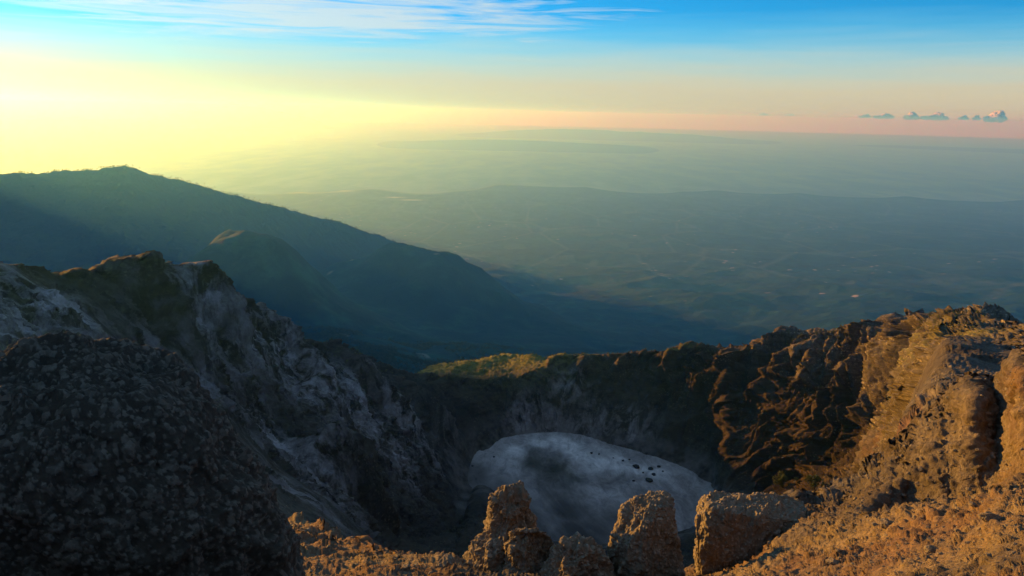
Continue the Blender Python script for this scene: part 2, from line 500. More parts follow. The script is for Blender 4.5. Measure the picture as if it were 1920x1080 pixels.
# each column of the view: (py, distance) from the feet to the back slope, cut at six keys:
# near edge | crest of the near ledge | trough | foot of the far wall | rim | back slope
prof = {
    -620: [[(2300, 1.3), (1250, 4), (1150, 9)], [(950, 30)], [(820, 70)], [(680, 140)], [(560, 180), (500, 210)], [(560, 300), (800, 500), (1000, 1500)]],
    -320: [[(2300, 1.3), (1250, 4), (1150, 9)], [(950, 30)], [(820, 70)], [(680, 140)], [(560, 180), (490, 215)], [(560, 300), (800, 500), (1000, 1500)]],
    0: [[(2300, 1.3), (1250, 4), (1160, 10)], [(960, 38)], [(800, 80)], [(700, 125)], [(630, 165), (560, 195), (492, 230)], [(560, 300), (800, 600), (950, 1500)]],
    60: [[(2300, 1.3), (1250, 4), (1160, 10)], [(970, 38)], [(800, 83)], [(700, 135)], [(625, 178), (560, 208), (492, 246)], [(560, 310), (800, 620), (950, 1500)]],
    120: [[(2300, 1.3), (1250, 4), (1160, 11)], [(980, 38)], [(800, 85)], [(700, 143)], [(620, 188), (560, 222), (512, 262)], [(570, 330), (800, 640), (950, 1500)]],
    180: [[(2300, 1.3), (1250, 4), (1155, 11)], [(990, 37)], [(820, 86)], [(720, 145)], [(630, 205), (560, 250), (503, 292)], [(560, 360), (800, 660), (950, 1500)]],
    235: [[(2300, 1.3), (1250, 4), (1150, 12)], [(1000, 36)], [(850, 88)], [(740, 150)], [(640, 225), (560, 280), (488, 322)], [(550, 400), (780, 700), (940, 1500)]],
    290: [[(2300, 1.3), (1250, 4), (1150, 12)], [(1010, 36)], [(870, 90)], [(760, 160)], [(670, 240), (580, 298), (502, 345)], [(565, 430), (780, 720), (940, 1500)]],
    340: [[(2300, 1.3), (1250, 4), (1150, 12)], [(1015, 36)], [(890, 90)], [(780, 172)], [(700, 245), (600, 315), (499, 366)], [(565, 450), (780, 730), (930, 1500)]],
    390: [[(2300, 1.3), (1250, 4), (1150, 12)], [(1020, 35)], [(910, 92)], [(805, 190)], [(745, 250), (640, 322), (560, 368), (520, 392)], [(590, 490), (790, 740), (930, 1500)]],
    430: [[(2300, 1.3), (1250, 4), (1145, 12)], [(1030, 33)], [(930, 92)], [(830, 210)], [(760, 270), (660, 335), (590, 390), (546, 418)], [(620, 520), (800, 760), (930, 1500)]],
    470: [[(2300, 1.3), (1250, 4), (1140, 12)], [(1040, 31)], [(955, 92)], [(860, 225)], [(785, 295), (690, 352), (610, 415), (566, 447)], [(640, 560), (800, 780), (920, 1500)]],
    545: [[(2300, 1.3), (1250, 4), (1120, 13)], [(1040, 24), (975, 38)], [(1015, 60), (985, 110)], [(900, 255)], [(840, 315), (740, 395), (670, 460), (628, 503)], [(690, 610), (810, 820), (920, 1500)]],
    600: [[(2300, 1.3), (1250, 4), (1115, 13)], [(1045, 24), (995, 36)], [(1045, 60), (1010, 120)], [(930, 258)], [(870, 320), (760, 400), (690, 485), (641, 550)], [(690, 650), (810, 850), (910, 1500)]],
    650: [[(2300, 1.3), (1250, 4), (1110, 14)], [(1050, 24), (1022, 32)], [(1085, 60), (1050, 130)], [(965, 262)], [(900, 330), (770, 430), (695, 525), (650, 605)], [(700, 720), (815, 900), (910, 1500)]],
    700: [[(2300, 1.3), (1250, 4), (1110, 14)], [(1056, 23), (1045, 28)], [(1110, 60), (1070, 150)], [(1000, 285)], [(905, 372), (790, 478), (720, 568), (674, 640)], [(715, 760), (815, 920), (910, 1500)]],
    760: [[(2300, 1.3), (1250, 4), (1110, 14)], [(1058, 23), (1050, 28)], [(1120, 60), (1085, 190)], [(1010, 345)], [(915, 440), (810, 535), (740, 620), (699, 682)], [(705, 760), (740, 840), (900, 1500)]],
    800: [[(2300, 1.3), (1250, 4), (1110, 14)], [(1060, 22), (1052, 27)], [(1125, 60), (1090, 200)], [(1010, 390)], [(925, 480), (830, 565), (755, 635), (706, 695)], [(708, 740), (694, 800), (760, 950), (900, 1500)]],
    850: [[(2300, 1.3), (1250, 4), (1112, 14)], [(1066, 20), (1055, 25)], [(1130, 60), (1095, 220)], [(1000, 440)], [(940, 520), (870, 590), (780, 655), (709, 708)], [(704, 745), (681, 810), (730, 960), (890, 1500)]],
    900: [[(2300, 1.3), (1250, 4), (1118, 14)], [(1085, 18), (1078, 22)], [(1150, 60), (1110, 240)], [F(900, 900)], [F(900, 868), (820, 656), (750, 690), (711, 716)], [(702, 755), (671, 830), (730, 980), (890, 1500)]],
    950: [[(2300, 1.3), (1250, 4), (1120, 14)], [(1092, 17), (1088, 20)], [(1160, 60), (1130, 240)], [F(950, 935)], [F(950, 836), (775, 690), (735, 706), (711, 722)], [(695, 770), (661, 840), (725, 980), (890, 1500)]],
    1000: [[(2300, 1.3), (1250, 4), (1124, 14)], [(1096, 17), (1094, 19)], [(1160, 60), (1140, 250)], [F(1000, 985)], [F(1000, 827), (760, 702), (720, 716), (696, 730)], [(683, 765), (664, 810), (720, 960), (890, 1500)]],
    1050: [[(2300, 1.3), (1250, 4), (1125, 14)], [(1098, 17), (1095, 19)], [(1160, 60), (1140, 250)], [F(1050, 1010)], [F(1050, 824), (750, 708), (700, 728), (667, 745)], [(668, 770), (675, 810), (720, 930), (890, 1500)]],
    1160: [[(2300, 1.3), (1250, 4), (1125, 14)], [(1098, 17), (1095, 19)], [(1160, 60), (1140, 250)], [F(1160, 1015)], [F(1160, 853), (760, 696), (700, 722), (662, 742)], [(670, 780), (690, 830), (730, 930), (890, 1500)]],
    1240: [[(2300, 1.3), (1250, 4), (1125, 14)], [(1102, 17), (1098, 19)], [(1160, 60), (1140, 250)], [F(1240, 1000)], [F(1240, 879), (780, 676), (705, 710), (658, 732)], [(668, 780), (690, 830), (730, 930), (890, 1500)]],
    1280: [[(2300, 1.3), (1250, 4), (1118, 14)], [(1096, 18), (1080, 20)], [(1150, 60), (1140, 250)], [F(1280, 990)], [F(1280, 893), (790, 668), (708, 702), (651, 726)], [(668, 770), (690, 830), (730, 930), (890, 1500)]],
    1330: [[(2300, 1.3), (1250, 4), (1110, 14)], [(1088, 18), (1078, 23)], [(1130, 60), (1130, 250)], [F(1330, 975)], [F(1330, 935), (880, 628), (780, 660), (710, 688), (657, 712)], [(675, 770), (700, 850), (740, 950), (890, 1500)]],
    1365: [[(2300, 1.3), (1250, 4), (1110, 13)], [(1082, 18), (1070, 23)], [(1090, 60), (1095, 250)], [(1000, 460)], [(950, 566), (880, 596), (780, 638), (705, 668), (653, 700)], [(672, 755), (700, 840), (740, 950), (890, 1500)]],
    1400: [[(2300, 1.3), (1250, 4), (1110, 13)], [(1078, 17), (1064, 22), (1050, 28)], [(1040, 60), (1060, 250)], [(1000, 440)], [(950, 560), (880, 592), (775, 645), (705, 682), (657, 712)], [(672, 770), (700, 850), (740, 960), (890, 1500)]],
    1450: [[(2300, 1.3), (1250, 4), (1110, 12)], [(1068, 16), (1035, 21), (985, 28)], [(1020, 60), (1040, 240)], [(990, 430)], [(930, 560), (850, 598), (750, 645), (680, 684), (634, 708)], [(660, 765), (690, 850), (740, 960), (890, 1500)]],
    1500: [[(2300, 1.3), (1250, 4), (1110, 12)], [(1060, 16), (985, 23), (935, 31)], [(1000, 60), (1010, 230)], [(965, 420)], [(905, 562), (810, 602), (705, 652), (650, 682), (620, 702)], [(645, 760), (690, 850), (740, 960), (890, 1500)]],
    1550: [[(2300, 1.3), (1250, 4), (1105, 11)], [(1050, 16), (980, 22), (918, 36)], [(980, 65), (980, 210)], [(935, 410)], [(880, 560), (790, 598), (700, 642), (650, 672), (622, 690)], [(645, 755), (700, 860), (750, 990), (890, 1500)]],
    1600: [[(2300, 1.3), (1250, 4), (1100, 11)], [(1040, 15), (975, 21), (925, 32), (892, 46)], [(950, 75), (940, 190)], [(905, 400)], [(850, 552), (770, 590), (690, 632), (645, 658), (622, 674)], [(645, 745), (700, 860), (760, 1000), (890, 1500)]],
    1655: [[(2300, 1.3), (1250, 4), (1090, 10)], [(1025, 15), (968, 20), (972, 22), (930, 23.2), (905, 26), (880, 45), (850, 64)], [(900, 95), (900, 180)], [(850, 390)], [(800, 536), (740, 568), (675, 608), (642, 632), (620, 650)], [(645, 725), (700, 850), (770, 1000), (890, 1500)]],
    1690: [[(2300, 1.3), (1250, 4), (1080, 10)], [(1020, 14), (960, 20), (966, 22.4), (905, 24), (870, 27), (830, 58), (790, 82)], [(830, 110), (820, 180)], [(780, 380)], [(740, 512), (700, 542), (655, 580), (625, 606), (604, 622)], [(640, 700), (720, 860), (890, 1500)]],
    1715: [[(2300, 1.3), (1250, 4), (1075, 10)], [(1015, 14), (955, 19.5), (960, 22.3), (880, 24.4), (845, 27), (800, 60), (735, 112)], [(750, 140), (745, 190)], [(715, 370)], [(690, 478), (660, 514), (635, 548), (614, 578), (603, 598)], [(640, 680), (720, 850), (890, 1500)]],
    1780: [[(2300, 1.3), (1250, 4), (1070, 10)], [(1000, 14), (942, 18.5), (952, 21.8), (850, 24), (795, 25.5), (770, 42), (745, 70), (690, 130)], [(672, 165), (650, 205)], [(638, 380)], [(626, 432), (614, 482), (597, 530)], [(640, 620), (730, 850), (890, 1500)]],
    1830: [[(2300, 1.3), (1250, 3.6), (1060, 10)], [(980, 14), (926, 18), (942, 21.3), (800, 23.8), (742, 25.2), (734, 45), (724, 80), (705, 120)], [(680, 160), (655, 205)], [(636, 360)], [(616, 412), (610, 452), (601, 488)], [(650, 590), (740, 840), (890, 1500)]],
    1875: [[(2300, 1.3), (1250, 3.6), (1055, 9)], [(970, 13), (920, 17), (925, 21), (850, 23.5), (745, 29), (715, 52), (705, 120)], [(690, 160), (665, 205)], [(642, 335)], [(626, 378), (614, 414), (603, 446)], [(660, 560), (750, 830), (890, 1500)]],
    1920: [[(2300, 1.3), (1250, 3.6), (1050, 9)], [(960, 13), (915, 16), (908, 18.6), (780, 20.2), (692, 22), (690, 25), (725, 80), (712, 130)], [(695, 165), (672, 205)], [(648, 315)], [(634, 350), (623, 384), (613, 416)], [(680, 540), (760, 830), (890, 1500)]],
    2240: [[(2300, 1.3), (1250, 3.6), (1000, 9)], [(900, 14), (820, 21), (740, 34), (690, 55), (700, 120)], [(680, 160), (660, 200)], [(640, 240)], [(630, 270), (620, 300)], [(700, 450), (790, 800), (900, 1500)]],
    2600: [[(2300, 1.3), (1250, 3.6), (1000, 9)], [(900, 14), (820, 21), (740, 34), (690, 55), (700, 120)], [(680, 160), (660, 200)], [(640, 240)], [(630, 270), (620, 300)], [(700, 450), (790, 800), (900, 1500)]],
}
SEG = [14, 60, 14, 14, 40, 24]     # stations per stretch

def pchip(x, Y, q):
    """monotone cubic through rows Y at x, evaluated at q"""
    x = np.asarray(x, float); h = np.diff(x)[:, None]; dl = np.diff(Y, axis=0) / h
    m_ = np.zeros_like(Y)
    w1 = 2 * h[1:] + h[:-1]; w2 = h[1:] + 2 * h[:-1]
    ok = dl[:-1] * dl[1:] > 0
    with np.errstate(divide='ignore', invalid='ignore'):
        hm = (w1 + w2) / (w1 / dl[:-1] + w2 / dl[1:])
    m_[1:-1] = np.where(ok, hm, 0)
    m_[0], m_[-1] = dl[0], dl[-1]
    k = np.clip(np.searchsorted(x, q, side='right') - 1, 0, len(x) - 2)
    t = ((q - x[k]) / (x[k + 1] - x[k]))[:, None]; hh = (x[k + 1] - x[k])[:, None]
    return ((2 * t**3 - 3 * t**2 + 1) * Y[k] + (t**3 - 2 * t**2 + t) * hh * m_[k]
            + (-2 * t**3 + 3 * t**2) * Y[k + 1] + (t**3 - t**2) * hh * m_[k + 1])

class ColumnSheet:
    """ground laid out along bearings; rows are spread so that steep faces get as many as the view needs"""
    def __init__(self, prof, SEG, nc, nr, lo=-60, hi=1980):
        pxs = sorted(prof); PY, LD = [], []
        for px in pxs:
            py_c, ld_c = [], []
            last = None
            for seg, ns in zip(prof[px], SEG):
                pts = [(q[-2], q[-1]) for q in seg]
                if last is not None: pts = [last] + pts
                last = pts[-1]
                a = np.array(pts, float); a[:, 1] = np.log(a[:, 1])
                ln = np.r_[0, np.cumsum(np.abs(np.diff(a[:, 0])) / 150 + np.abs(np.diff(a[:, 1])) * 2.0 + 1e-6)]
                t = np.linspace(0, ln[-1], ns, endpoint=False)
                if len(a) > 2:
                    py_c.append(pchip(ln, a[:, :1], t)[:, 0]); ld_c.append(pchip(ln, a[:, 1:], t)[:, 0])
                else:
                    py_c.append(np.interp(t, ln, a[:, 0])); ld_c.append(np.interp(t, ln, a[:, 1]))
            py_c.append([last[0]]); ld_c.append([math.log(last[1])])
            PY.append(np.concatenate(py_c)); LD.append(np.concatenate(ld_c))
        PY, LD = np.array(PY), np.array(LD)
        X = np.linspace(pxs[0], pxs[-1], nc)
        # closer columns inside the field of view
        X = np.interp(np.linspace(0, 1, nc), [0, .07, .93, 1], [pxs[0], lo, hi, pxs[-1]])
        py, ld = pchip(pxs, PY, X), pchip(pxs, LD, X)          # (columns, stations)
        w = np.abs(np.diff(py, axis=1)) * 1.0 + np.abs(np.diff(ld, axis=1)) * 75 + 0.3
        k = np.ones(15) / 15
        w = np.apply_along_axis(lambda r: np.convolve(np.pad(r, 7, mode='edge'), k, 'valid'), 0, w)
        cum = np.c_[np.zeros(nc), np.cumsum(w, axis=1)]; cum /= cum[:, -1:]
        rows = np.linspace(0, 1, nr)
        py = np.stack([np.interp(rows, cum[j], py[j]) for j in range(nc)], 1)
        D = np.exp(np.stack([np.interp(rows, cum[j], ld[j]) for j in range(nc)], 1))
        V = (Rc[None, None] * ((X[None, :] - 960) / FPX)[..., None] + Uc[None, None] * ((540 - py) / FPX)[..., None] + Fv[None, None])
        V /= np.hypot(V[..., 0], V[..., 1])[..., None]
        self.D, self.nr, self.nc = D, nr, nc
        self.G = V * D[..., None]

def blobs(G, L):
    """0..1 weights round world points given as (px, py, d, radius)"""
    w = np.zeros(G.shape[:2], np.float32)
    for px, py, d, r in L:
        c = at(px, py, d)
        w = np.maximum(w, np.exp(-((G - c) ** 2).sum(-1) / (r * r)))
    return w

# (height, half width, pixels from the rim downwards)
SPURS = [(12, 18, [(1575, 640), (1530, 668), (1475, 700), (1420, 738), (1388, 765)]),
         (12, 16, [(1700, 632), (1655, 650), (1595, 672), (1535, 702), (1510, 760), (1490, 800)]),
         (11, 15, [(1745, 620), (1700, 665), (1650, 705), (1600, 735), (1570, 790), (1540, 850)]),
         (7, 10, [(1690, 690), (1655, 740), (1625, 790), (1590, 850)]), (7, 11, [(1620, 690), (1570, 730), (1545, 790), (1500, 850)]),
         (10, 14, [(1500, 624), (1460, 655), (1420, 690), (1375, 715)]),
         (8, 13, [(1405, 655), (1365, 690), (1320, 725), (1290, 760)]),
         (7, 11, [(1330, 662), (1300, 700), (1285, 735)]), (6, 10, [(1275, 655), (1255, 690), (1240, 720)]),
         (6, 10, [(1190, 664), (1165, 690), (1150, 715)]), (6, 10, [(1110, 668), (1085, 700), (1075, 740)]),
         (9, 16, [(230, 495), (270, 560), (330, 640), (360, 700)]), (9, 15, [(330, 500), (370, 560), (430, 640), (470, 700)]),
         (10, 16, [(480, 580), (540, 660), (590, 720), (620, 780)]), (13, 22, [(560, 860), (620, 890), (670, 920), (690, 940)]),
         (9, 16, [(640, 655), (680, 720), (740, 780), (800, 830)]), (8, 14, [(720, 700), (770, 750), (830, 800), (880, 840)])]
def build_crater():
    S = ColumnSheet(prof, SEG, 1250, 1250)
    G, D = S.G, S.D
    flat = G.reshape(-1, 3)
    n = len(flat)
    d = D.ravel()
    cen = at_z(1100, 900, FLOOR_Z)
    ang = np.arctan2(flat[:, 0] - cen[0], flat[:, 1] - cen[1])
    rad = np.hypot(flat[:, 0] - cen[0], flat[:, 1] - cen[1])
    far = smooth(d, 90, 200)
    inner = far * smooth(rad, 60, 170) * (1 - smooth(d, 800, 1100))
    # gullies and buttresses running down towards the crater floor
    warp = perlin(flat * 0.011, 50) * 0.42 + perlin(flat * 0.035, 51) * 0.14
    Pg = np.c_[(ang + warp) * 14.0, rad * 0.004, flat[:, 2] * 0.002]
    gul = fbm(Pg, 4, 60, 0.55, ridged=True)
    gamp = 3.0 + 5.0 * smooth(flat[:, 0], 120, 220) + 3.0 * (1 - smooth(flat[:, 0], -120, -40))
    h = np.zeros(n)
    gul2 = fbm(np.c_[(ang + warp * 1.3) * 6.0, rad * 0.006, flat[:, 2] * 0.004], 4, 65, 0.55, ridged=True)
    # fractal relief, each octave only where it is neither wider than the view nor finer than the mesh
    lam = 150.0; k = 0
    while lam > 0.05:
        a = smooth(d, 1.6 * lam, 3.2 * lam) * (1 - smooth(d, 260 * lam, 420 * lam))
        sel = a > 0.002
        if sel.any():
            x = perlin(flat[sel] / lam + 3.1 * k, 100 + k)
            x2 = 0.30 - 1.3 * np.abs(perlin(flat[sel] / lam * 0.8 + 9.7 * k, 200 + k))
            big = 0.35 if lam > 60 else (0.6 if lam > 30 else 1.0)
            h[sel] += lam * a[sel] * big * (0.05 * x + (0.075 if lam < 30 else 0.06) * x2)
        lam *= 0.5; k += 1
    calm = 1 - (1 - smooth(flat[:, 2], FLOOR_Z - 2, FLOOR_Z + 45)) * smooth(d, 300, 420)
    h = h * (0.3 + 0.7 * calm)
    G = G + np.stack([np.zeros(n), np.zeros(n), h], -1).reshape(G.shape)
    # rocks and stones pushed out along the surface normal
    N = grid_normals(G)
    N *= np.sign(N[..., 2:3] + 1e-9)
    flat = G.reshape(-1, 3)
    spn = perlin(flat / 20.0, 90)
    disp = np.zeros(n, np.float32); stone = np.zeros(n, np.float32)
    for cell, lo, hi in ((0.11, 0, 24), (0.22, 10, 60), (0.45, 25, 110), (1.6, 190, 420), (4.5, 260, 900)):
        a = smooth(d, lo, lo * 1.6 + 0.1) * (1 - smooth(d, hi * 0.75, hi))
        sel = a > 0.01
        if not sel.any(): continue
        q = pebbles(flat[sel] / cell, int(cell * 100), 0.55 if cell < 1 else 0.4)
        disp[sel] += a[sel] * q * cell * (0.8 if cell < 0.4 else 0.4)
        stone[sel] = np.maximum(stone[sel], a[sel] * smooth(q, 0.02, 0.2))
    rock = fbm(flat * np.array([1, 1, 0.5]) / 16.0, 6, 300, 0.68, ridged=True)
    crag = fbm(flat * np.array([1, 1, 0.8]) / 38.0, 4, 330, 0.6, ridged=True)
    sc = np.clip(d / 600, 0.2, 1.1)
    # spurs that run from the rim down into the crater
    fx = flat @ Fv; sx = 960 + FPX * (flat @ Rc) / fx; sy = 540 - FPX * (flat @ Uc) / fx
    facing = (N.reshape(-1, 3) * flat).sum(-1) < 0
    okv = (d > 200) & (d < 900) & facing
    def ground_at(px, py):
        k = np.where(okv, (sx - px) ** 2 + (sy - py) ** 2, 9e9).argmin()
        return flat[k].copy()
    spur = np.zeros(n)
    ua, ub = ground_at(1620, 660), ground_at(1400, 780)
    dirn = (ub - ua)[:2]; dirn /= np.linalg.norm(dirn)
    cross = flat[:, 0] * -dirn[1] + flat[:, 1] * dirn[0]; along = flat[:, :2] @ dirn
    wv = perlin(flat / 45.0, 95) * 9 + perlin(flat / 15.0, 96) * 2.5
    rib = fbm(np.c_[(cross + wv) / 24.0, along / 170.0, np.full(n, 3.3)], 4, 97, 0.55, ridged=True) - 0.9
    spur += 6.0 * rib * smooth(d, 340, 470) * inner * smooth(flat[:, 0], 110, 170) * calm * np.clip(d / 450, 0.3, 1.2)
    for amp, wid, pts in SPURS:
        W = [ground_at(*q) for q in pts]
        best = np.zeros(n)
        ns = len(W) - 1
        for k in range(ns):
            a0, b0 = W[k], W[k + 1]; ab = b0 - a0
            tt = np.clip(((flat - a0) @ ab) / (ab @ ab + 1e-6), 0, 1)
            dist = np.linalg.norm(flat - a0 - tt[:, None] * ab, axis=1)
            wob = wid * (1 + 0.5 * spn)
            al = (k + tt) / ns
            prof_ = np.clip(1 - dist / wob, 0, 1) ** 0.9 * np.minimum(1, np.minimum(al * 4, (1 - al) * 3.5))
            best = np.maximum(best, prof_)
        spur += 1.7 * amp * best
    disp += 0.8 * gamp * (gul - 0.95) * inner * (0.2 + 0.8 * calm) * sc
    disp += smooth(flat[:, 0], 60, 160) * 7.0 * (gul2 - 0.95) * inner * np.clip(d / 500, 0.3, 1) * (0.3 + 0.7 * calm)
    disp += (2.1 * (rock - 1.15) + 2.8 * (crag - 0.95)) * sc * inner * (0.25 + 0.75 * calm)
    okb = inner > 0.02
    for cb, ab in ((11.0, 0.34), (5.0, 0.46), (2.3, 0.5)):
        a_ = smooth(d, cb * 12, cb * 25) * (1 - smooth(d, cb * 320, cb * 500)) if cb < 5 else np.ones(n)
        q_ = flat[okb] * np.array([1, 1, 0.8]) / cb
        q_ = q_ + 0.35 * np.stack([perlin(q_ * 0.9, 360 + k_) for k_ in range(3)], -1)
        disp[okb] += cb * ab * (cellvalue(q_, 370 + int(cb)) - 0.5) * inner[okb] * calm[okb] * a_[okb]
    mid = smooth(d, 14, 30) * (1 - smooth(d, 120, 260))
    disp += mid * np.minimum(d * 0.012, 1.0) * fbm(flat / 3.2, 5, 350, 0.6, ridged=True)
    gz = np.abs((N * G).sum(-1)) / np.linalg.norm(G, axis=-1)
    disp = disp * np.where(d > 30, np.where(d < 260, smooth(gz.ravel(), 0.05, 0.4), 1.0), 1.0)
    up_ = 1 - 0.7 * smooth(D, 120, 260)
    G = G + N * np.stack([np.ones_like(D), np.ones_like(D), up_], -1) * disp.reshape(D.shape)[..., None]
    G = G + (0.55 * N + np.array([0, 0, 0.65])) * spur.reshape(D.shape)[..., None]
    z = G[..., 2]
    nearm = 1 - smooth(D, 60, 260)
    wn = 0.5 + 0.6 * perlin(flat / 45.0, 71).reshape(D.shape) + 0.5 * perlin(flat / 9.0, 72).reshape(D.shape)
    right = smooth(G[..., 0], 30, 150) * smooth(z + 25 * perlin(flat / 60.0, 73).reshape(D.shape), -225, -175)  # lower right wall: shade put into the colour by dropping the brown
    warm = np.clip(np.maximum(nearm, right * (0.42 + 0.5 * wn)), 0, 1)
    pale = blobs(G, [(385, 620, 335, 42), (350, 640, 300, 30), (420, 720, 270, 36), (470, 600, 400, 40), (520, 650, 440, 40),
                     (560, 700, 420, 40), (640, 740, 440, 45), (700, 760, 480, 45), (760, 770, 550, 45), (880, 800, 600, 30),
                     (40, 540, 200, 26), (110, 560, 215, 20), (20, 600, 170, 18), (520, 820, 300, 30), (600, 900, 280, 26),
                     (1040, 800, 690, 26), (1100, 800, 680, 26), (1170, 810, 670, 26), (1000, 790, 690, 26), (1060, 720, 712, 20),
                     (980, 640, 735, 20), (520, 900, 210, 26), (760, 850, 470, 28), (820, 820, 560, 28)])
    pale *= np.clip(0.25 + wn, 0, 1)
    rock2 = 0.75 * blobs(G, [(1650, 850, 62, 2.5), (1640, 870, 56, 2.5), (1690, 800, 77, 3), (1880, 880, 20, 1.5), (1700, 1010, 16, 1.2),
                      (1480, 980, 23, 1.5), (1420, 720, 590, 14), (1460, 760, 560, 12), (1600, 830, 400, 14), (1860, 800, 33, 4)])
    grass = blobs(G, [(850, 690, 800, 70), (930, 670, 830, 70), (1000, 668, 800, 60), (1050, 668, 770, 35), (800, 700, 780, 40),
                      (1270, 655, 712, 14), (1500, 640, 560, 30), (1560, 640, 545, 30), (1640, 650, 470, 40), (1560, 700, 480, 30), (1780, 600, 375, 22),
                      (1720, 600, 410, 20), (1600, 690, 470, 26)])
    rimtop = smooth(grid_normals(G)[..., 2] * np.sign(grid_normals(G)[..., 2]), 0.62, 0.85)
    grass *= np.clip(rimtop + 0.15, 0, 1)
    ash = (1 - smooth(z, FLOOR_Z + 2, FLOOR_Z + 26)) * smooth(D, 350, 450) * np.clip(0.4 + 0.9 * perlin(flat / 16.0, 77).reshape(D.shape) + 0.5 * perlin(flat / 4.0, 78).reshape(D.shape), 0, 1)
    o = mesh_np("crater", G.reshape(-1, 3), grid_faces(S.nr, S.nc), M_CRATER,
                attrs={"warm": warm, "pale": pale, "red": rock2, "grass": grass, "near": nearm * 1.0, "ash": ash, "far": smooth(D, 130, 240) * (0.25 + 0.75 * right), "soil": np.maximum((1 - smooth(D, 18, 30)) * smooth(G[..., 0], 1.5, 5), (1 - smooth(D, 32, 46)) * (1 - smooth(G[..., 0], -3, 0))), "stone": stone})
    tag(o, kind='structure')
    return S, G

CS, CG = build_crater()

_gf = CG.reshape(-1, 3)
def ground_z(x, y):
    """height of the crater ground below a world point"""
    return float(_gf[np.argmin((_gf[:, 0] - x) ** 2 + (_gf[:, 1] - y) ** 2), 2])

def build_floor():
    c = at_z(1110, 905, FLOOR_Z)
    nr, nc = 160, 420
    r = np.linspace(0.5, 190, nr)[:, None]; a = np.linspace(0, 2 * math.pi, nc, endpoint=False)[None]
    X = c[0] + r * np.cos(a); Y = c[1] + r * np.sin(a)
    P = np.stack([X, Y, np.zeros_like(X)], -1).reshape(-1, 3)
    Z = FLOOR_Z + 0.7 * fbm(P / 30, 4, 400).reshape(X.shape) + 0.25 * fbm(P / 4, 3, 410).reshape(X.shape)
    G = np.stack([X, Y, Z], -1)
    wob = G + 9 * np.stack([perlin(P / 22, 420), perlin(P / 22, 421), np.zeros(len(P))], -1).reshape(G.shape)
    def bz(L):
        w = np.zeros(X.shape)
        for px, py, rx in L:
            q = at_z(px, py, FLOOR_Z)
            w = np.maximum(w, np.exp(-((wob[..., 0] - q[0]) ** 2 + ((wob[..., 1] - q[1]) * 0.8) ** 2) / rx ** 2))
        return w
    salt = bz([(1010, 828, 12), (1050, 826, 14), (1075, 840, 13), (1095, 855, 14), (1120, 868, 14), (1160, 868, 14), (1200, 880, 12), (1240, 890, 10), (960, 845, 9)])
    moss = bz([(1070, 900, 13), (1040, 880, 12), (1000, 870, 12)]) * 0.8
    edge = bz([(890, 900, 22), (930, 930, 26), (985, 985, 34), (1090, 1010, 30), (860, 880, 16), (1330, 950, 12), (1180, 990, 22), (1060, 960, 16)])
    o = mesh_np("crater_floor", G.reshape(-1, 3), grid_faces(nr, nc, True), M_FLOOR, attrs={"salt": np.clip(salt * 1.3, 0, 1) ** 1.5, "moss": moss, "edge": np.clip(edge, 0, 1)})
    tag(o, kind='structure')
build_floor()

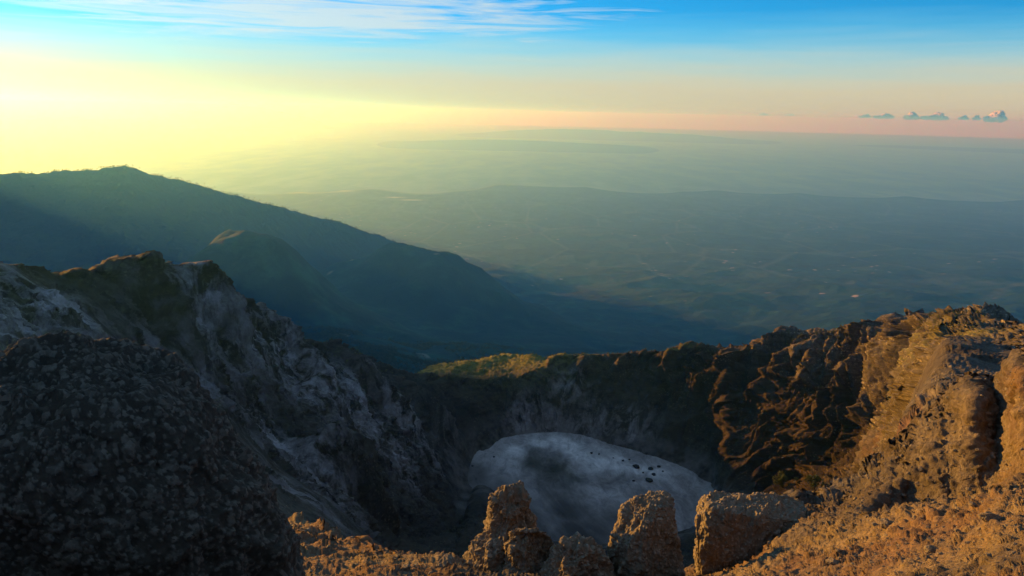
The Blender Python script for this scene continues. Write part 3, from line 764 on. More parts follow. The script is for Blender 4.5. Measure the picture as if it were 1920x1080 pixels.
# ---------------------------------------------------------------- rocks
def rock_from_outline(name, rows, d, depth, mat, label, cat="rock", res=0.02, cell=0.07, peb=0.75, rough=0.05, lean=0.0, power=2.6, group=None, flat_top=0.25, facets=10, yaw=0.0, block=0.1):
    """rows: (py, px left edge, px right edge) from top to foot; the rock gets its own distance, width and depth"""
    rows = sorted(rows)
    pys = np.array([r[0] for r in rows], float)
    L = np.array([at(r[1], r[0], d) for r in rows]); Rr = np.array([at(r[2], r[0], d) for r in rows])
    mid = (L + Rr) / 2; half = np.linalg.norm(Rr - L, axis=1) / 2
    H = abs(mid[0, 2] - mid[-1, 2])
    nz = int(H / res) + 24
    t = np.interp(np.linspace(0, 1, nz), np.linspace(0, 1, len(rows)), np.arange(len(rows)))
    # smooth curves through the rows
    def sp(a):
        f = np.interp(t, np.arange(len(a)), a)
        k = max(3, nz // (len(rows) * 3) * 2 + 1)
        return np.convolve(np.pad(f, k // 2, mode='edge'), np.ones(k) / k, 'valid')[:nz]
    cx, cy, cz, hw = sp(mid[:, 0]), sp(mid[:, 1]), sp(mid[:, 2]), sp(half)
    cz = np.interp(t, np.arange(len(rows)), mid[:, 2])
    ncap = max(6, int(hw[0] / res))
    # close the top with a low dome
    s = np.linspace(0.02, 1, ncap, endpoint=False)
    cx = np.r_[np.full(ncap, cx[0]), cx]; cy = np.r_[np.full(ncap, cy[0]), cy]
    cz = np.r_[cz[0] + flat_top * hw[0] * np.sqrt(1 - s * s), cz]
    hw = np.r_[hw[0] * s, hw]
    per = 2 * math.pi * hw.max()
    nphi = int(np.clip(per / res, 60, 900))
    a = np.linspace(0, 2 * math.pi, nphi, endpoint=False)
    e = 2 / power
    # even spacing round the outline
    aa = np.linspace(0, 2 * math.pi, 4001); cq, sq = np.cos(aa), np.sin(aa)
    qx = np.sign(cq) * np.abs(cq) ** e; qy = np.sign(sq) * np.abs(sq) ** e * depth
    if yaw: qx, qy = qx * math.cos(yaw) - qy * math.sin(yaw), qx * math.sin(yaw) + qy * math.cos(yaw)
    sc_ = np.abs(qx).max(); qx, qy = qx / sc_, qy / sc_
    ln = np.r_[0, np.cumsum(np.hypot(np.diff(qx), np.diff(qy)))]
    tt = np.linspace(0, ln[-1], nphi, endpoint=False)
    ex, ey = np.interp(tt, ln, qx), np.interp(tt, ln, qy)
    view = math.atan2(mid[-1, 0], mid[-1, 1])
    rx = np.array([math.cos(view), -math.sin(view)]); ry = np.array([math.sin(view), math.cos(view)])
    hd = hw * np.abs(ey).max()
    zz = (cz[0] - cz) / max(H, 0.01)
    X = cx[:, None] + hw[:, None] * ex * rx[0] + hw[:, None] * ey * ry[0] - lean * zz[:, None] * ry[0]
    Y = cy[:, None] + hw[:, None] * ex * rx[1] + hw[:, None] * ey * ry[1] - lean * zz[:, None] * ry[1]
    G = np.stack([X, Y, np.broadcast_to(cz[:, None], X.shape)], -1)
    N = grid_normals(G, True)
    out = G - np.stack([cx, cy, cz], -1)[:, None]
    N *= np.sign((N * out).sum(-1, keepdims=True) + 1e-9)
    P = G.reshape(-1, 3)
    big = hw.max()
    seed = sum(map(ord, label)) % 997
    h = rough * big * (fbm(P / (big * 0.8) * np.array([1, 1, 0.55]), 6, seed, 0.58) + 0.7 * (fbm(P / (big * 0.4) * np.array([1, 1, 0.4]), 4, seed + 9, 0.55, True) - 0.8))
    for bs, ba in ((0.55, 1.0), (0.25, 0.5)):
        h += block * big * ba * (cellvalue((P + 0.12 * big * np.stack([perlin(P / (0.3 * big), seed + 30 + k) for k in range(3)], -1)) / (bs * big), seed + 40) - 0.5)
    # joints: flat breaks where blocks have fallen away
    rg = np.random.default_rng(seed)
    cc = np.stack([np.repeat(cx, nphi), np.repeat(cy, nphi), np.repeat(cz, nphi)], -1)
    for _ in range(facets):
        nv = rg.normal(size=3); nv[2] *= 0.3; nv /= np.linalg.norm(nv)
        zc = rg.choice(np.nonzero(hw > 0.7 * hw.max())[0]); c0 = np.array([cx[zc], cy[zc], cz[zc]])
        wd = abs(nv[0] * rx[0] + nv[1] * rx[1]) * hw[zc] + abs(nv[0] * ry[0] + nv[1] * ry[1]) * hd[zc] + abs(nv[2]) * H * 0.5
        off = ((P - c0) @ nv) - wd * rg.uniform(0.70, 0.93)
        P = P - np.maximum(off, 0)[:, None] * nv * 0.85
    G = P.reshape(G.shape)
    q1 = pebbles(P / cell, seed + 1, peb); q2 = pebbles(P / (cell * 2.1), seed + 2, peb * 0.45); q3 = pebbles(P / (cell * 0.5), seed + 3, peb)
    h += cell * (0.65 * q1) + cell * 2.1 * 0.5 * q2 + cell * 0.3 * q3
    stone = smooth(np.maximum(q1, q2), 0.02, 0.2)
    G = G + N * h.reshape(X.shape)[..., None]
    nr = G.shape[0]
    base = np.array([mid[-1, 0], mid[-1, 1], mid[-1, 2]])
    V = np.r_[G.reshape(-1, 3), [G[0].mean(0)]]
    o = mesh_np(name, V - base, grid_faces(nr, nphi, True), mat, attrs={"stone": np.r_[stone, 0]})
    o.location = base
    tag(o, label, cat, group)
    return o

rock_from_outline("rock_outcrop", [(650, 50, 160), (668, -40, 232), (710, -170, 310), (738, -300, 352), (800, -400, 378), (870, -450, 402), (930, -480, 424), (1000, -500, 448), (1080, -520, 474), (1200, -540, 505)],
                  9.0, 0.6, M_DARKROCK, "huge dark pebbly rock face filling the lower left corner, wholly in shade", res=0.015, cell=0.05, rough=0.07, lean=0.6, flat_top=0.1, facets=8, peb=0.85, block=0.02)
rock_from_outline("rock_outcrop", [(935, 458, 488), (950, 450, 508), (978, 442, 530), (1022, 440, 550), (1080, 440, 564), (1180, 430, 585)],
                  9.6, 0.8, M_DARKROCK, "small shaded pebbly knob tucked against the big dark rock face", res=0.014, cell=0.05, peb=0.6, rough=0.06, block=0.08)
G1 = "brown rock pillars on the crater edge"
PK = dict(res=0.021, cell=0.075, peb=0.6, group=G1)
rock_from_outline("rock_pillar", [(928, 938, 984), (945, 924, 996), (980, 914, 1002), (1010, 906, 1012), (1050, 890, 1024), (1090, 868, 1040), (1180, 856, 1060)],
                  21.0, 0.8, M_WARMROCK, "tallest brown rock pillar with a jagged top and its face in the sun", rough=0.14, facets=14, power=2.6, yaw=0.6, block=0.11, flat_top=0.5, **PK)
rock_from_outline("rock_pillar", [(958, 980, 1006), (985, 968, 1026), (1020, 956, 1042), (1080, 942, 1056), (1180, 930, 1070)],
                  20.0, 0.8, M_WARMROCK, "slimmer rock pillar leaning on the right flank of the tallest one", rough=0.14, facets=12, power=2.6, yaw=0.4, block=0.11, flat_top=0.5, **PK)
rock_from_outline("rock_pillar", [(1022, 1062, 1114), (1040, 1040, 1132), (1080, 1022, 1145), (1180, 1010, 1154)],
                  19.0, 0.8, M_WARMROCK, "low rounded brown rock stub between the pillars and the square block", rough=0.15, facets=10, power=2.6, yaw=0.5, block=0.11, flat_top=0.3, **PK)
rock_from_outline("rock_pillar", [(938, 1190, 1262), (955, 1174, 1274), (1000, 1154, 1283), (1040, 1147, 1282), (1080, 1144, 1280), (1180, 1138, 1284)],
                  20.0, 0.85, M_WARMROCK, "squarish upright brown block with a sunlit left edge and black shaded front", rough=0.09, facets=9, power=3.6, yaw=0.62, block=0.07, flat_top=0.12, **PK)
rock_from_outline("rock_block", [(948, 1326, 1525), (972, 1308, 1535), (1015, 1290, 1525), (1060, 1276, 1500), (1100, 1270, 1480), (1180, 1262, 1470)],
                  22.5, 0.45, M_WARMROCK, "wide flat-topped rock block whose front lies in black shade", res=0.022, cell=0.075, peb=0.6, rough=0.07, facets=6, power=3.6, yaw=0.12, block=0.05, flat_top=0.05)

# ---------------------------------------------------------------- lowland, mountain, sea
SEA_Z = -3700.0
LOW_CTRL = []
coast = {-500: 352, 0: 355, 250: 356, 430: 359, 560: 360, 640: 357, 700: 354, 850: 358, 935: 346, 1100: 351, 1280: 359, 1340: 357, 1500: 362, 1700: 368, 1920: 375, 2400: 388}
low_prof = {
    -500: [(700, 900), (700, 2200), (680, 4000), (620, 6500), (540, 10000), (430, 20000)],
    100: [(800, 900), (690, 2200), (640, 4000), (580, 6500), (510, 10000), (430, 20000)],
    430: [(830, 900), (700, 2300), (610, 4200), (570, 6500), (510, 10000), (430, 20000)],
    700: [(850, 900), (720, 2300), (630, 4000), (590, 6500), (520, 10000), (440, 20000)],
    950: [(880, 900), (750, 2300), (670, 3800), (610, 6500), (540, 10000), (440, 20000)],
    1300: [(900, 900), (790, 2300), (700, 4000), (630, 6500), (550, 10000), (440, 20000)],
    1700: [(880, 900), (780, 2300), (700, 4000), (640, 6500), (560, 10000), (450, 20000)],
    2300: [(880, 900), (780, 2300), (700, 4000), (650, 6500), (570, 10000), (460, 20000)],
}
for px, L in low_prof.items():
    for q in L: LOW_CTRL.append((px, q[0], q[1]))
cd = []
for px, py in coast.items():
    p = at_z(px, py, SEA_Z)
    dd = math.hypot(p[0], p[1]); cd.append((math.atan2(p[0], p[1]), dd))
    v = ray(px, py)
    # shoreline and a little beyond it, under water
    for k, dz in ((0.9, 45.0), (1.0, 0.0), (1.06, -60.0)):
        q = v * dd * k; zz = SEA_Z + dz
        r = np.array([v[0], v[1], zz / (dd * k)])
        # back to pixel coordinates
        x, y_, f = r @ Rc, r @ Uc, r @ Fv
        LOW_CTRL.append((960 + FPX * x / f, 540 - FPX * y_ / f, dd * k))
cd = np.array(cd)

def build_lowland():
    S = Sheet(LOW_CTRL, (R(-56), R(56)), (850, 46000), 700, 700, steep=8.0)
    G, D = S.G, S.D
    flat = G.reshape(-1, 3); d = D.ravel()
    P = flat * np.array([1, 1, 0])
    h = np.zeros(len(d))
    land = smooth(flat[:, 2], SEA_Z + 3, SEA_Z + 250)
    lam = 2600.0; k = 0
    while lam > 25:
        a = (1 - smooth(d, 200 * lam, 350 * lam)) * smooth(d, 1.0 * lam, 2.5 * lam)
        h += lam * a * 0.05 * (fbm(P / lam + k, 1, 500 + k) + 0.6 * fbm(P / lam * 1.2 + k, 1, 540 + k, ridged=True) - 0.2) * (0.25 + 0.75 * (1 - smooth(d, 9000, 16000)))
        lam *= 0.5; k += 1
    h *= land
    # two old cones on the flank below the crater
    for px, py, dist, r in ((435, 484, 4500, 620), (520, 540, 4200, 420), (738, 492, 6400, 800), (860, 545, 6100, 700)):
        c = at(px, py, dist)
        dd = np.hypot(flat[:, 0] - c[0], flat[:, 1] - c[1])
        up = max(c[2] - flat[dd.argmin(), 2], 30.0)
        q = dd / r * (1 + 0.25 * perlin(P / 400.0, 590))
        h += up * (0.8 * np.exp(-q * q) + 0.2 * np.exp(-4 * q))
    G = G + np.stack([np.zeros_like(D), np.zeros_like(D), h.reshape(D.shape)], -1)
    coastline = G[..., 2] - SEA_Z
    az = np.arctan2(G[..., 0], G[..., 1])
    sand = 0.3 * (1 - smooth(coastline, 4, 14)) * smooth(az, R(-24), R(-18)) * (1 - smooth(az, R(-1), R(3)))
    for px_, py_, wa, wd in ((600, 358.5, 0.030, 0.035), (640, 357, 0.02, 0.03), (540, 360.5, 0.03, 0.022), (560, 360, 0.035, 0.02), (770, 377, 0.016, 0.008), (740, 372, 0.012, 0.008)):
        q_ = at_z(px_, py_, SEA_Z)
        sand = np.maximum(sand, np.exp(-((az - math.atan2(q_[0], q_[1])) / wa) ** 2 - ((np.log(D) - math.log(math.hypot(q_[0], q_[1]))) / wd) ** 2) * (0.7 + 0.5 * perlin(P / 900.0, 580).reshape(D.shape)))
    sand = np.clip(sand, 0, 1)
    plain = smooth(D, 8000, 13000)
    o = mesh_np("lowland", G.reshape(-1, 3), grid_faces(S.nr, S.nc), M_LAND, attrs={"sand": sand, "plain": plain})
    tag(o, kind='structure')
    return S, G
LS, LG = build_lowland()

mt_prof = {  # left of the frame: added ridge raised for its shade, saddle lets sun through
    -5200: [[(2000, 3000), (900, 3900)], [(81, 4600)], [(1088, 5750), (2000, 7400)]],
    -3000: [[(2000, 3000), (800, 3900)], [(70, 4600)], [(795, 5750), (1443, 7400)]],
    -1700: [[(1471, 3300), (700, 4100)], [(56, 4800)], [(612, 6000), (1052, 7700)]],
    -1000: [[(1139, 3600), (560, 4450)], [(62, 5200)], [(508, 6500), (832, 8300)]],
    -620: [[(960, 3900), (500, 4800)], [(100, 5600)], [(451, 7000), (713, 9000)]],
    -520: [[(910, 4050), (490, 5000)], [(205, 5800)], [(435, 7250), (680, 9300)]],
    -420: [[(868, 4200), (480, 5200)], [(150, 6000)], [(421, 7500), (651, 9600)]],
    -280: [[(789, 4550), (460, 5700)], [(128, 6500)], [(395, 8100), (598, 10000)]],
    -180: [[(738, 4800), (440, 6100)], [(150, 6900)], [(379, 8200), (563, 10400)]],
    -100: [[(680, 5000), (430, 6350)], [(205, 7200)], [(375, 8300), (540, 10600)]],
    -30: [[(640, 5000), (430, 6500)], [(300, 7300)], [(380, 8300), (525, 10700)]],
    0: [[(630, 5000), (430, 6500)], [(327, 7300)], [(385, 8300), (520, 10700)]],
    60: [[(630, 5000), (430, 6500)], [(326, 7330)], [(385, 8300), (520, 10700)]],
    110: [[(630, 5000), (430, 6500)], [(323, 7350)], [(385, 8300), (520, 10700)]],
    185: [[(630, 5000), (430, 6500)], [(318, 7400)], [(380, 8400), (520, 10800)]],
    230: [[(630, 5000), (430, 6500)], [(311, 7400)], [(380, 8400), (520, 10800)]],
    285: [[(630, 5000), (440, 6600)], [(326, 7500)], [(390, 8500), (520, 10800)]],
    370: [[(630, 5100), (450, 6700)], [(347, 7600)], [(400, 8600), (520, 11000)]],
    450: [[(630, 5200), (470, 7000)], [(372, 7900)], [(420, 8900), (530, 11300)]],
    560: [[(640, 5400), (500, 7300)], [(400, 8400)], [(440, 9500), (540, 12000)]],
    700: [[(650, 5800), (540, 7700)], [(440, 9100)], [(480, 10300), (560, 12800)]],
    800: [[(660, 6000), (560, 8000)], [(474, 9600)], [(510, 10900), (570, 13300)]],
    870: [[(670, 6200), (575, 8200)], [(500, 9900)], [(530, 11300), (580, 13600)]],
    960: [[(690, 6500), (600, 8300)], [(535, 9900)], [(560, 11500), (600, 13800)]],
    1060: [[(710, 6700), (640, 8300)], [(580, 9900)], [(600, 11600), (640, 13800)]],
}
def build_mountain():
    S = ColumnSheet(mt_prof, [40, 30, 30], 700, 420, -60, 1000)
    G, D = S.G, S.D
    flat = G.reshape(-1, 3); P = flat * np.array([1, 1, 0.4])
    h = np.zeros(len(P)); lam = 1200.0; k = 0
    while lam > 15:
        h += lam * 0.065 * (perlin(P / lam + k, 600 + k) + 0.7 * (0.5 - 1.4 * np.abs(perlin(P / lam * 1.1 + 5 * k, 640 + k)))) * (0.25 if lam > 300 else 0.8)
        lam *= 0.5; k += 1
    # tree crowns roughen the skin
    h += 14 * pebbles(flat / 42.0, 660, 0.8)
    G = G + np.stack([np.zeros_like(D), np.zeros_like(D), h.reshape(D.shape)], -1)
    o = mesh_np("mountain", G.reshape(-1, 3), grid_faces(S.nr, S.nc), M_MOUNT)
    tag(o, kind='structure')
    return G
MG = build_mountain()

def build_sea():
    nr, nc = 60, 256
    r = np.r_[0, np.geomspace(2000, 215000, nr - 1)][:, None]; a = np.linspace(0, 2 * math.pi, nc, endpoint=False)[None]
    G = np.stack([r * np.cos(a), r * np.sin(a), np.full((nr, nc), SEA_Z)], -1)
    tag(mesh_np("sea", G.reshape(-1, 3), grid_faces(nr, nc, True), M_WATER), kind='structure')
build_sea()

def far_land(name, top, d_near, d_top, d_back, mat, amp, foot=SEA_Z):
    """land beyond the strait: crest through the given pixels at distance d_top"""
    px = np.array([t[0] for t in top], float); py = np.array([t[1] for t in top], float)
    nc, nr = 420, 60
    X = np.linspace(px[0], px[-1], nc); Yp = np.interp(X, px, py)
    crest = np.array([at(x, y, d_top) for x, y in zip(X, Yp)])
    az = np.arctan2(crest[:, 0], crest[:, 1])
    G = np.zeros((nr, nc, 3))
    ends = np.sin(np.clip((np.arange(nc) / (nc - 1)) * math.pi, 0, math.pi)) ** 0.4
    for i in range(nr):
        t = i / (nr - 1)
        d = d_near + (d_back - d_near) * t
        k = (d - d_near) / (d_top - d_near) if d < d_top else 1 - (d - d_top) / (d_back - d_top)
        G[i, :, 0] = d * np.sin(az); G[i, :, 1] = d * np.cos(az)
        ends = np.minimum(1, np.minimum(np.arange(nc), nc - 1 - np.arange(nc)) / (0.12 * nc))
        G[i, :, 2] = SEA_Z - 40 + ((crest[:, 2] - foot) * ends + foot - SEA_Z + 40) * k ** 1.3 * np.minimum(1, ends * 1.6)
    P = G.reshape(-1, 3) * np.array([1, 1, 0])
    n = fbm(P / 4500, 5, 700, 0.55, True).reshape(nr, nc)
    up = np.clip((G[..., 2] - SEA_Z) / 1200, 0, 1)
    G[..., 2] += amp * n * up
    o = mesh_np(name, G.reshape(-1, 3), grid_faces(nr, nc), mat)
    tag(o, kind='structure')
far_land("hills", [(700, 262), (860, 252), (960, 246), (1060, 243), (1200, 249), (1300, 254), (1400, 262), (1470, 268), (1600, 272), (1750, 276), (1920, 281), (2200, 292)], 108000, 121000, 134000, M_MOUNT, 160)
far_land("island_mountains", [(220, 240), (290, 224), (330, 213), (350, 207.5), (362, 205.5), (375, 207), (395, 204), (415, 201.5), (440, 197), (452, 198.5), (465, 201.5), (482, 200), (500, 204), (530, 210), (580, 221), (640, 236)], 140000, 150000, 162000, M_MOUNT, 40)

far_land("headland", [(560, 284), (640, 277), (720, 270), (800, 264), (900, 262), (1000, 264), (1080, 268), (1160, 272), (1260, 281)], 72000, 82000, 96000, M_MOUNT, 40)

# ---------------------------------------------------------------- boulders
M_BOULDER = mat_conglomerate("grey_boulder", (0.030, 0.027, 0.026), (0.03, 0.03, 0.03), (0.07, 0.065, 0.06), 0.8)
def boulder(name, p, r, mat, label, cat="boulder", group=None, seed=0, flat=0.75, cell=0.25, sub=5, sink=0.3):
    bm = bmesh.new(); bmesh.ops.create_icosphere(bm, subdivisions=sub, radius=1.0)
    V = np.array([v.co for v in bm.verts]); Fq = np.array([[v.index for v in f.verts] for f in bm.faces]); bm.free()
    q = V + 7.7 * seed
    rg = np.random.default_rng(seed)
    for _ in range(9):
        nv = rg.normal(size=3); nv /= np.linalg.norm(nv)
        V = V - np.maximum(V @ nv - rg.uniform(0.62, 0.85), 0)[:, None] * nv
    dsp = 0.16 * fbm(q * 1.3, 5, 800 + seed, 0.55) + 0.10 * (cellvalue(q * 2.2, 810 + seed) - 0.5)
    st = pebbles(q / cell, 820 + seed, 0.6)
    V = V * (1 + dsp + 0.6 * cell * st)[:, None]
    V = V * np.array([r, r * rg.uniform(0.75, 1.0), r * flat])
    o = mesh_np(name, V, Fq, mat, attrs={"stone": smooth(st, 0.02, 0.2)})
    o.location = (p[0], p[1], p[2] + r * flat * (1 - 2 * sink))
    o.rotation_euler.z = rg.uniform(0, 6.28)
    return tag(o, label, cat, group)

def on_floor(px, py):
    return at_z(px, py, FLOOR_Z + 0.2)
GF = "dark boulders lying on the crater floor"
for k, (px, py, w, lab) in enumerate([
        (1216, 901, 16, "largest dark boulder on the pale crater floor, nearest to the brown pillars"),
        (1193, 876, 15, "flat dark boulder upslope of the largest one on the crater floor"),
        (1219, 879, 12, "long low dark boulder between two others on the pale floor"),
        (1226, 890, 9, "small round dark boulder just above the largest boulder on the floor"),
        (1235, 875, 9, "dark boulder at the foot of the right crater wall")]):
    boulder("boulder", on_floor(px, py), w * 0.23, M_BOULDER, lab, group=GF, seed=k, flat=0.45, sub=4)
for k, (px, py, w) in enumerate([(1109, 850, 7), (1123, 852, 5), (1188, 902, 6), (1168, 864, 6), (1180, 862, 5), (926, 857, 5), (886, 874, 5), (1150, 859, 4), (1206, 886, 4), (1243, 884, 5)]):
    boulder("boulder", on_floor(px, py), w * 0.23, M_BOULDER, "tiny dark stone dot on the pale crater floor", group=GF, seed=20 + k, flat=0.6, sub=3)

def screen_ground(px, py, lo, hi):
    """point of the crater ground seen at a pixel, between two distances"""
    global _scr
    if '_scr' not in globals():
        f = _gf @ Fv
        _scr = (960 + FPX * (_gf @ Rc) / f, 540 - FPX * (_gf @ Uc) / f, np.hypot(_gf[:, 0], _gf[:, 1]))
    d2 = (_scr[0] - px) ** 2 + (_scr[1] - py) ** 2
    d2 = np.where((_scr[2] > lo) & (_scr[2] < hi), d2, 9e9)
    near = np.nonzero(d2 < max(d2.min() + 30, 30))[0]
    return _gf[near[np.argmin(_scr[2][near])]].copy()
for k, (px, py, w, lab) in enumerate([
        (836, 1056, 20, "rounded brown boulder on the sandy ledge left of the tallest pillar"),
        (762, 1062, 9, "small brown stone alone on the sandy ledge"),
        (1850, 972, 13, "brown boulder half sunk in the sandy slope at the right"),
        (1745, 1030, 10, "low flat brown stone on the sandy slope at the right"),
        (1560, 1052, 12, "brown stone on the slope below the flat-topped rock block"),
        (1655, 985, 11, "stone at the foot of the shaded bank on the right slope")]):
    p = screen_ground(px, py, 8, 34); dd = math.hypot(p[0], p[1])
    boulder("boulder", p, w * dd / FPX * 1.1, M_WARMROCK, lab, seed=40 + k, flat=0.7, cell=0.2, group="loose boulders on the summit slope")

def scatter_stones():
    rg = np.random.default_rng(77)
    bm = bmesh.new(); bmesh.ops.create_icosphere(bm, subdivisions=1, radius=1.0)
    U = np.array([v.co for v in bm.verts]); T = np.array([[v.index for v in f.verts] for f in bm.faces]); bm.free()
    dall = np.hypot(_gf[:, 0], _gf[:, 1]); sel = np.nonzero((dall > 9) & (dall < 150) & (_scr[0] > 480) & (_scr[0] < 2050))[0]
    pick = _gf[rg.choice(sel, 9000)]; dd = np.hypot(pick[:, 0], pick[:, 1])
    rad = (0.0009 + 0.0032 * rg.uniform(0, 1, len(pick)) ** 7) * dd
    Vs = []
    for p, r in zip(pick, rad):
        a = rg.uniform(0, 6.28); c_, s_ = math.cos(a), math.sin(a)
        v = U * rg.uniform(0.7, 1.25, (len(U), 1)) * np.array([1.2, 0.9, 0.7]) * r
        Vs.append(np.c_[v[:, 0] * c_ - v[:, 1] * s_, v[:, 0] * s_ + v[:, 1] * c_, v[:, 2] + r * 0.05] + p)
    F_ = (np.arange(len(pick))[:, None, None] * len(U) + T[None]).reshape(-1, 3)
    o = mesh_np("gravel", np.concatenate(Vs), F_, M_STONE, smooth_shade=False)
    tag(o, kind='stuff')
M_STONE = mat_plain("loose_stone", (0.17, 0.14, 0.10), 0.9, 3.0)
scatter_stones()

# ---------------------------------------------------------------- plants
M_BUSH = mat_leaf("bush_leaves", (0.06, 0.075, 0.018), (0.14, 0.14, 0.035), 0.8)
M_TREE = mat_leaf("tree_leaves", (0.020, 0.040, 0.016), (0.070, 0.085, 0.040), 0.05)
M_BARK = mat_plain("bark", (0.09, 0.07, 0.05), 0.9, 3.0)
def leaf_cloud(centres, radii, per, size, rg, squash=0.8):
    """leaf-sized quads spread through ellipsoids"""
    C_ = np.repeat(centres, per, 0); Rr = np.repeat(radii, per)
    n = len(C_)
    v = rg.normal(size=(n, 3)); v /= np.linalg.norm(v, axis=1, keepdims=True)
    p = C_ + v * (Rr * rg.uniform(0.35, 1.0, n) ** 0.6)[:, None] * np.array([1, 1, squash])
    a = rg.normal(size=(n, 3)); a /= np.linalg.norm(a, axis=1, keepdims=True)
    b = np.cross(a, v + 0.3 * rg.normal(size=(n, 3))); b /= np.linalg.norm(b, axis=1, keepdims=True) + 1e-9
    sz = (size * rg.uniform(0.6, 1.4, n))[:, None]
    V = np.stack([p - a * sz, p - b * sz * 0.6, p + a * sz, p + b * sz * 0.6], 1).reshape(-1, 3)
    return V, np.arange(4 * n).reshape(-1, 4)
def bush(px, py, h, label, seed):
    rg = np.random.default_rng(seed)
    p = screen_ground(px, py, 250, 700)
    root = bpy.data.objects.new("shrub", None); COL.objects.link(root); root.location = p
    tag(root, label, "shrub", "shrubs at the foot of the right crater wall")
    c = np.c_[rg.normal(0, h * 0.22, 14), rg.normal(0, h * 0.22, 14), rg.uniform(h * 0.25, h * 0.85, 14)]
    V, Fq = leaf_cloud(c, rg.uniform(h * 0.14, h * 0.26, 14), 150, h * 0.035, rg)
    mesh_np("foliage", V, Fq, M_BUSH, root, smooth_shade=False)
    bm = bmesh.new()
    for q in c[:7]:
        v = Vector(q); bmesh.ops.create_cone(bm, cap_ends=True, segments=6, radius1=h * 0.03, radius2=h * 0.012, depth=v.length,
                                             matrix=Matrix.Translation(v / 2) @ v.to_track_quat('Z', 'Y').to_matrix().to_4x4())
    me = bpy.data.meshes.new("stem"); bm.to_mesh(me); bm.free(); me.materials.append(M_BARK)
    o = bpy.data.objects.new("stem", me); COL.objects.link(o); o.parent = root
bush(1465, 910, 12.0, "yellow-green shrub standing alone at the foot of the dark wall", 3)
bush(1521, 916, 10.0, "darker green shrub nearer the sunlit slope, right of the yellow-green one", 4)

def stuff_on(name, V, Fq, mat):
    return tag(mesh_np(name, V, Fq, mat, smooth_shade=False), kind='stuff')
# low bushes and grass tufts along the rim and its sunny back slope
rg = np.random.default_rng(11)
cs = []
for (x0, x1, y0, y1, cnt, lo, hi) in ((775, 1060, 655, 712, 900, 690, 1000), (1050, 1330, 645, 668, 160, 690, 800), (1480, 1600, 606, 640, 150, 500, 680), (1600, 1850, 584, 620, 200, 320, 560), (545, 760, 628, 700, 160, 480, 720)):
    for _ in range(cnt):
        px, py = rg.uniform(x0, x1), rg.uniform(y0, y1)
        f_ = (_scr[0] - px) ** 2 + (_scr[1] - py) ** 2
        k = np.where((_scr[2] > lo) & (_scr[2] < hi), f_, 9e9).argmin()
        if f_[k] < 30: cs.append(_gf[k])
cs = np.array(cs)
V, Fq = leaf_cloud(cs + [0, 0, 0.5], rg.uniform(0.5, 1.7, len(cs)), 22, 0.30, rg, 0.75)
stuff_on("shrubbery", V, Fq, M_BUSH)

# woods on the flank far below, and along the crest of the mountain
lf = LG.reshape(-1, 3); ff = lf @ Fv
lx, ly, ld_ = 960 + FPX * (lf @ Rc) / ff, 540 - FPX * (lf @ Uc) / ff, np.hypot(lf[:, 0], lf[:, 1])
cand = np.nonzero((ld_ > 2200) & (ld_ < 6500) & (lx > 520) & (lx < 1000) & (ly > 560) & (ly < 700))[0]
dens = perlin(lf[cand] / 260.0, 900) + 0.6 * perlin(lf[cand] / 90.0, 901)
w_ = np.maximum(np.exp(-((lx[cand] - 720) / 170) ** 2 - ((ly[cand] - 645) / 42) ** 2), 0.5 * np.exp(-((lx[cand] - 850) / 60) ** 2 - ((ly[cand] - 640) / 22) ** 2))
keep = cand[(rng.uniform(0, 1, len(cand)) < 0.9 * w_) & (dens > -0.15)]
keep = np.repeat(keep, 3)[:6000]
pc = lf[keep] + np.c_[rng.normal(0, 11, len(keep)), rng.normal(0, 14, len(keep)), np.full(len(keep), 5.0)]
V, Fq = leaf_cloud(pc, rng.uniform(4, 9, len(pc)), 26, 1.7, rng, 0.9)
stuff_on("forest", V, Fq, M_TREE)
mc = MG.reshape(-1, 3); crest = MG[np.argmax(MG[..., 2] / np.hypot(MG[..., 0], MG[..., 1]), axis=0), np.arange(MG.shape[1])]
crest = crest[(crest[:, 0] / crest[:, 1] > -0.75) & (crest[:, 0] / crest[:, 1] < 0.0)]
pick = crest[rng.integers(0, len(crest), 900)]
pick = pick[perlin(pick / 120.0, 930) > -0.2] 
pick = pick + np.c_[rng.normal(0, 14, len(pick)), rng.normal(0, 40, len(pick)), rng.uniform(2, 9, len(pick))]
V, Fq = leaf_cloud(pick, rng.uniform(4, 10, len(pick)), 24, 2.0, rng, 1.2)
stuff_on("treeline", V, Fq, M_TREE)

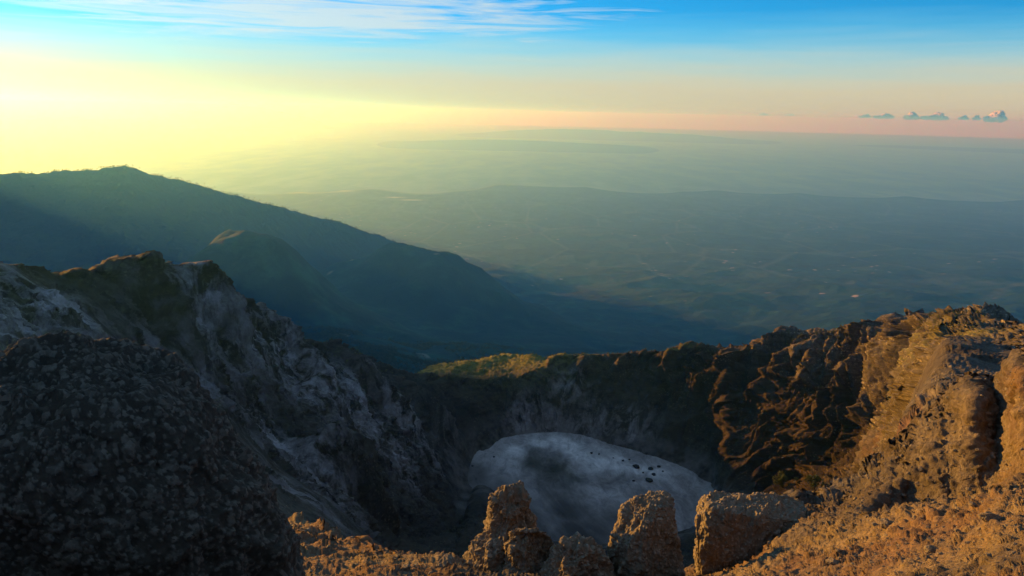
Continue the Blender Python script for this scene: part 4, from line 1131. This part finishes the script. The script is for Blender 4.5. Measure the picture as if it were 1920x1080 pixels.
# ---------------------------------------------------------------- small cumulus far out, above the haze
M_CLOUD = NT("cloud_white")
_d = M_CLOUD.n("BsdfDiffuse"); _d.inputs["Color"].default_value = (0.90, 0.86, 0.80, 1)
_t = M_CLOUD.n("BsdfTranslucent"); _t.inputs["Color"].default_value = (0.90, 0.86, 0.80, 1)
_x = M_CLOUD.n("MixShader"); _x.inputs[0].default_value = 0.5
M_CLOUD.t.links.new(_d.outputs[0], _x.inputs[1]); M_CLOUD.t.links.new(_t.outputs[0], _x.inputs[2])
M_CLOUD.t.links.new(_x.outputs[0], M_CLOUD.out.inputs["Surface"])
M_CLOUD = M_CLOUD.m
def cumulus(px, w, h, label, seed, cat="cloud"):
    rg = np.random.default_rng(seed)
    D_ = 115000.0
    base = at(px, 215, D_); base[2] = 345.0
    k = D_ / FPX * 0.72
    bm = bmesh.new()
    balls = [(x, 0.0, 0.0, h * 0.34) for x in np.arange(-0.42 * w, 0.421 * w, h * 0.3)]
    for _ in range(int(10 + w / 2)):
        x = rg.normal(0, w * 0.2); r = h * rg.uniform(0.18, 0.36)
        top = h * max(0.15, 1 - (abs(x - 0.1 * w) / (w * 0.5)) ** 1.3)
        balls.append((x, rg.normal(0, h * 0.5), rg.uniform(0, max(top - r, 0.02)), r))
    for x, y, z, r in balls:
        bmesh.ops.create_icosphere(bm, subdivisions=4, radius=r, matrix=Matrix.Translation((x, y, z)) @ Matrix.Diagonal((1.3, 1.3, 0.85, 1)))
    V = np.array([v.co for v in bm.verts]); Fq = np.array([[v.index for v in f.verts] for f in bm.faces]); bm.free()
    q = V / h * 3.0 + 9.1 * seed
    n3 = np.stack([fbm(q, 5, 950 + 7 * k_, 0.6) for k_ in range(3)], -1)
    V = V + n3 * h * 0.11
    o = mesh_np("cloud", V * k, Fq, M_CLOUD)
    o.location = base
    o.rotation_euler.z = -math.atan2(base[0], base[1])
    tag(o, label, cat, "small clouds low over the far right horizon")
for k, (px, w, h, lab) in enumerate([
        (1868, 34, 20, "largest puffy cumulus cloud low at the right end of the horizon"),
        (1756, 46, 14, "wide low bank of puffy cloud in the middle of the cloud row"),
        (1709, 22, 15, "small upright puff of cloud left of the wide low cloud bank"),
        (1660, 36, 11, "flat lumpy cloud near the left end of the cloud row"),
        (1620, 30, 8, "faint thin cloud at the left end of the cloud row"),
        (1808, 18, 8, "tiny cloud puff between the wide bank and the largest cloud"),
        (1832, 10, 9, "tiniest round puff just left of the largest cloud"),
        (1430, 26, 5, "faint flat cloud sliver far left of the cloud row"),
        (1480, 22, 4, "thin cloud streak just right of the faint sliver")]):
    cumulus(px, w, h, lab, k)

# ---------------------------------------------------------------- haze
def build_haze():
    me = bpy.data.meshes.new("haze")
    bm = bmesh.new(); bmesh.ops.create_cube(bm, size=1.0)
    top, bot, half = 320.0, SEA_Z - 120.0, 222000.0
    for v in bm.verts:
        v.co = Vector((v.co.x * 2 * half, v.co.y * 2 * half, top if v.co.z > 0 else bot))
    bm.to_mesh(me); bm.free()
    t = NT("haze_air")
    pv = t.n("VolumePrincipled")
    pv.inputs["Color"].default_value = (*(0.125, 0.455, 0.95), 1)
    pv.inputs["Density"].default_value = 5.0e-5
    pv.inputs["Absorption Color"].default_value = (*(1.0, 1.0, 0.2), 1)
    pv.inputs["Anisotropy"].default_value = 0.63
    t.t.links.new(pv.outputs[0], t.out.inputs["Volume"])
    me.materials.append(t.m)
    o = bpy.data.objects.new("haze", me); COL.objects.link(o)
    tag(o, kind='stuff')
build_haze()
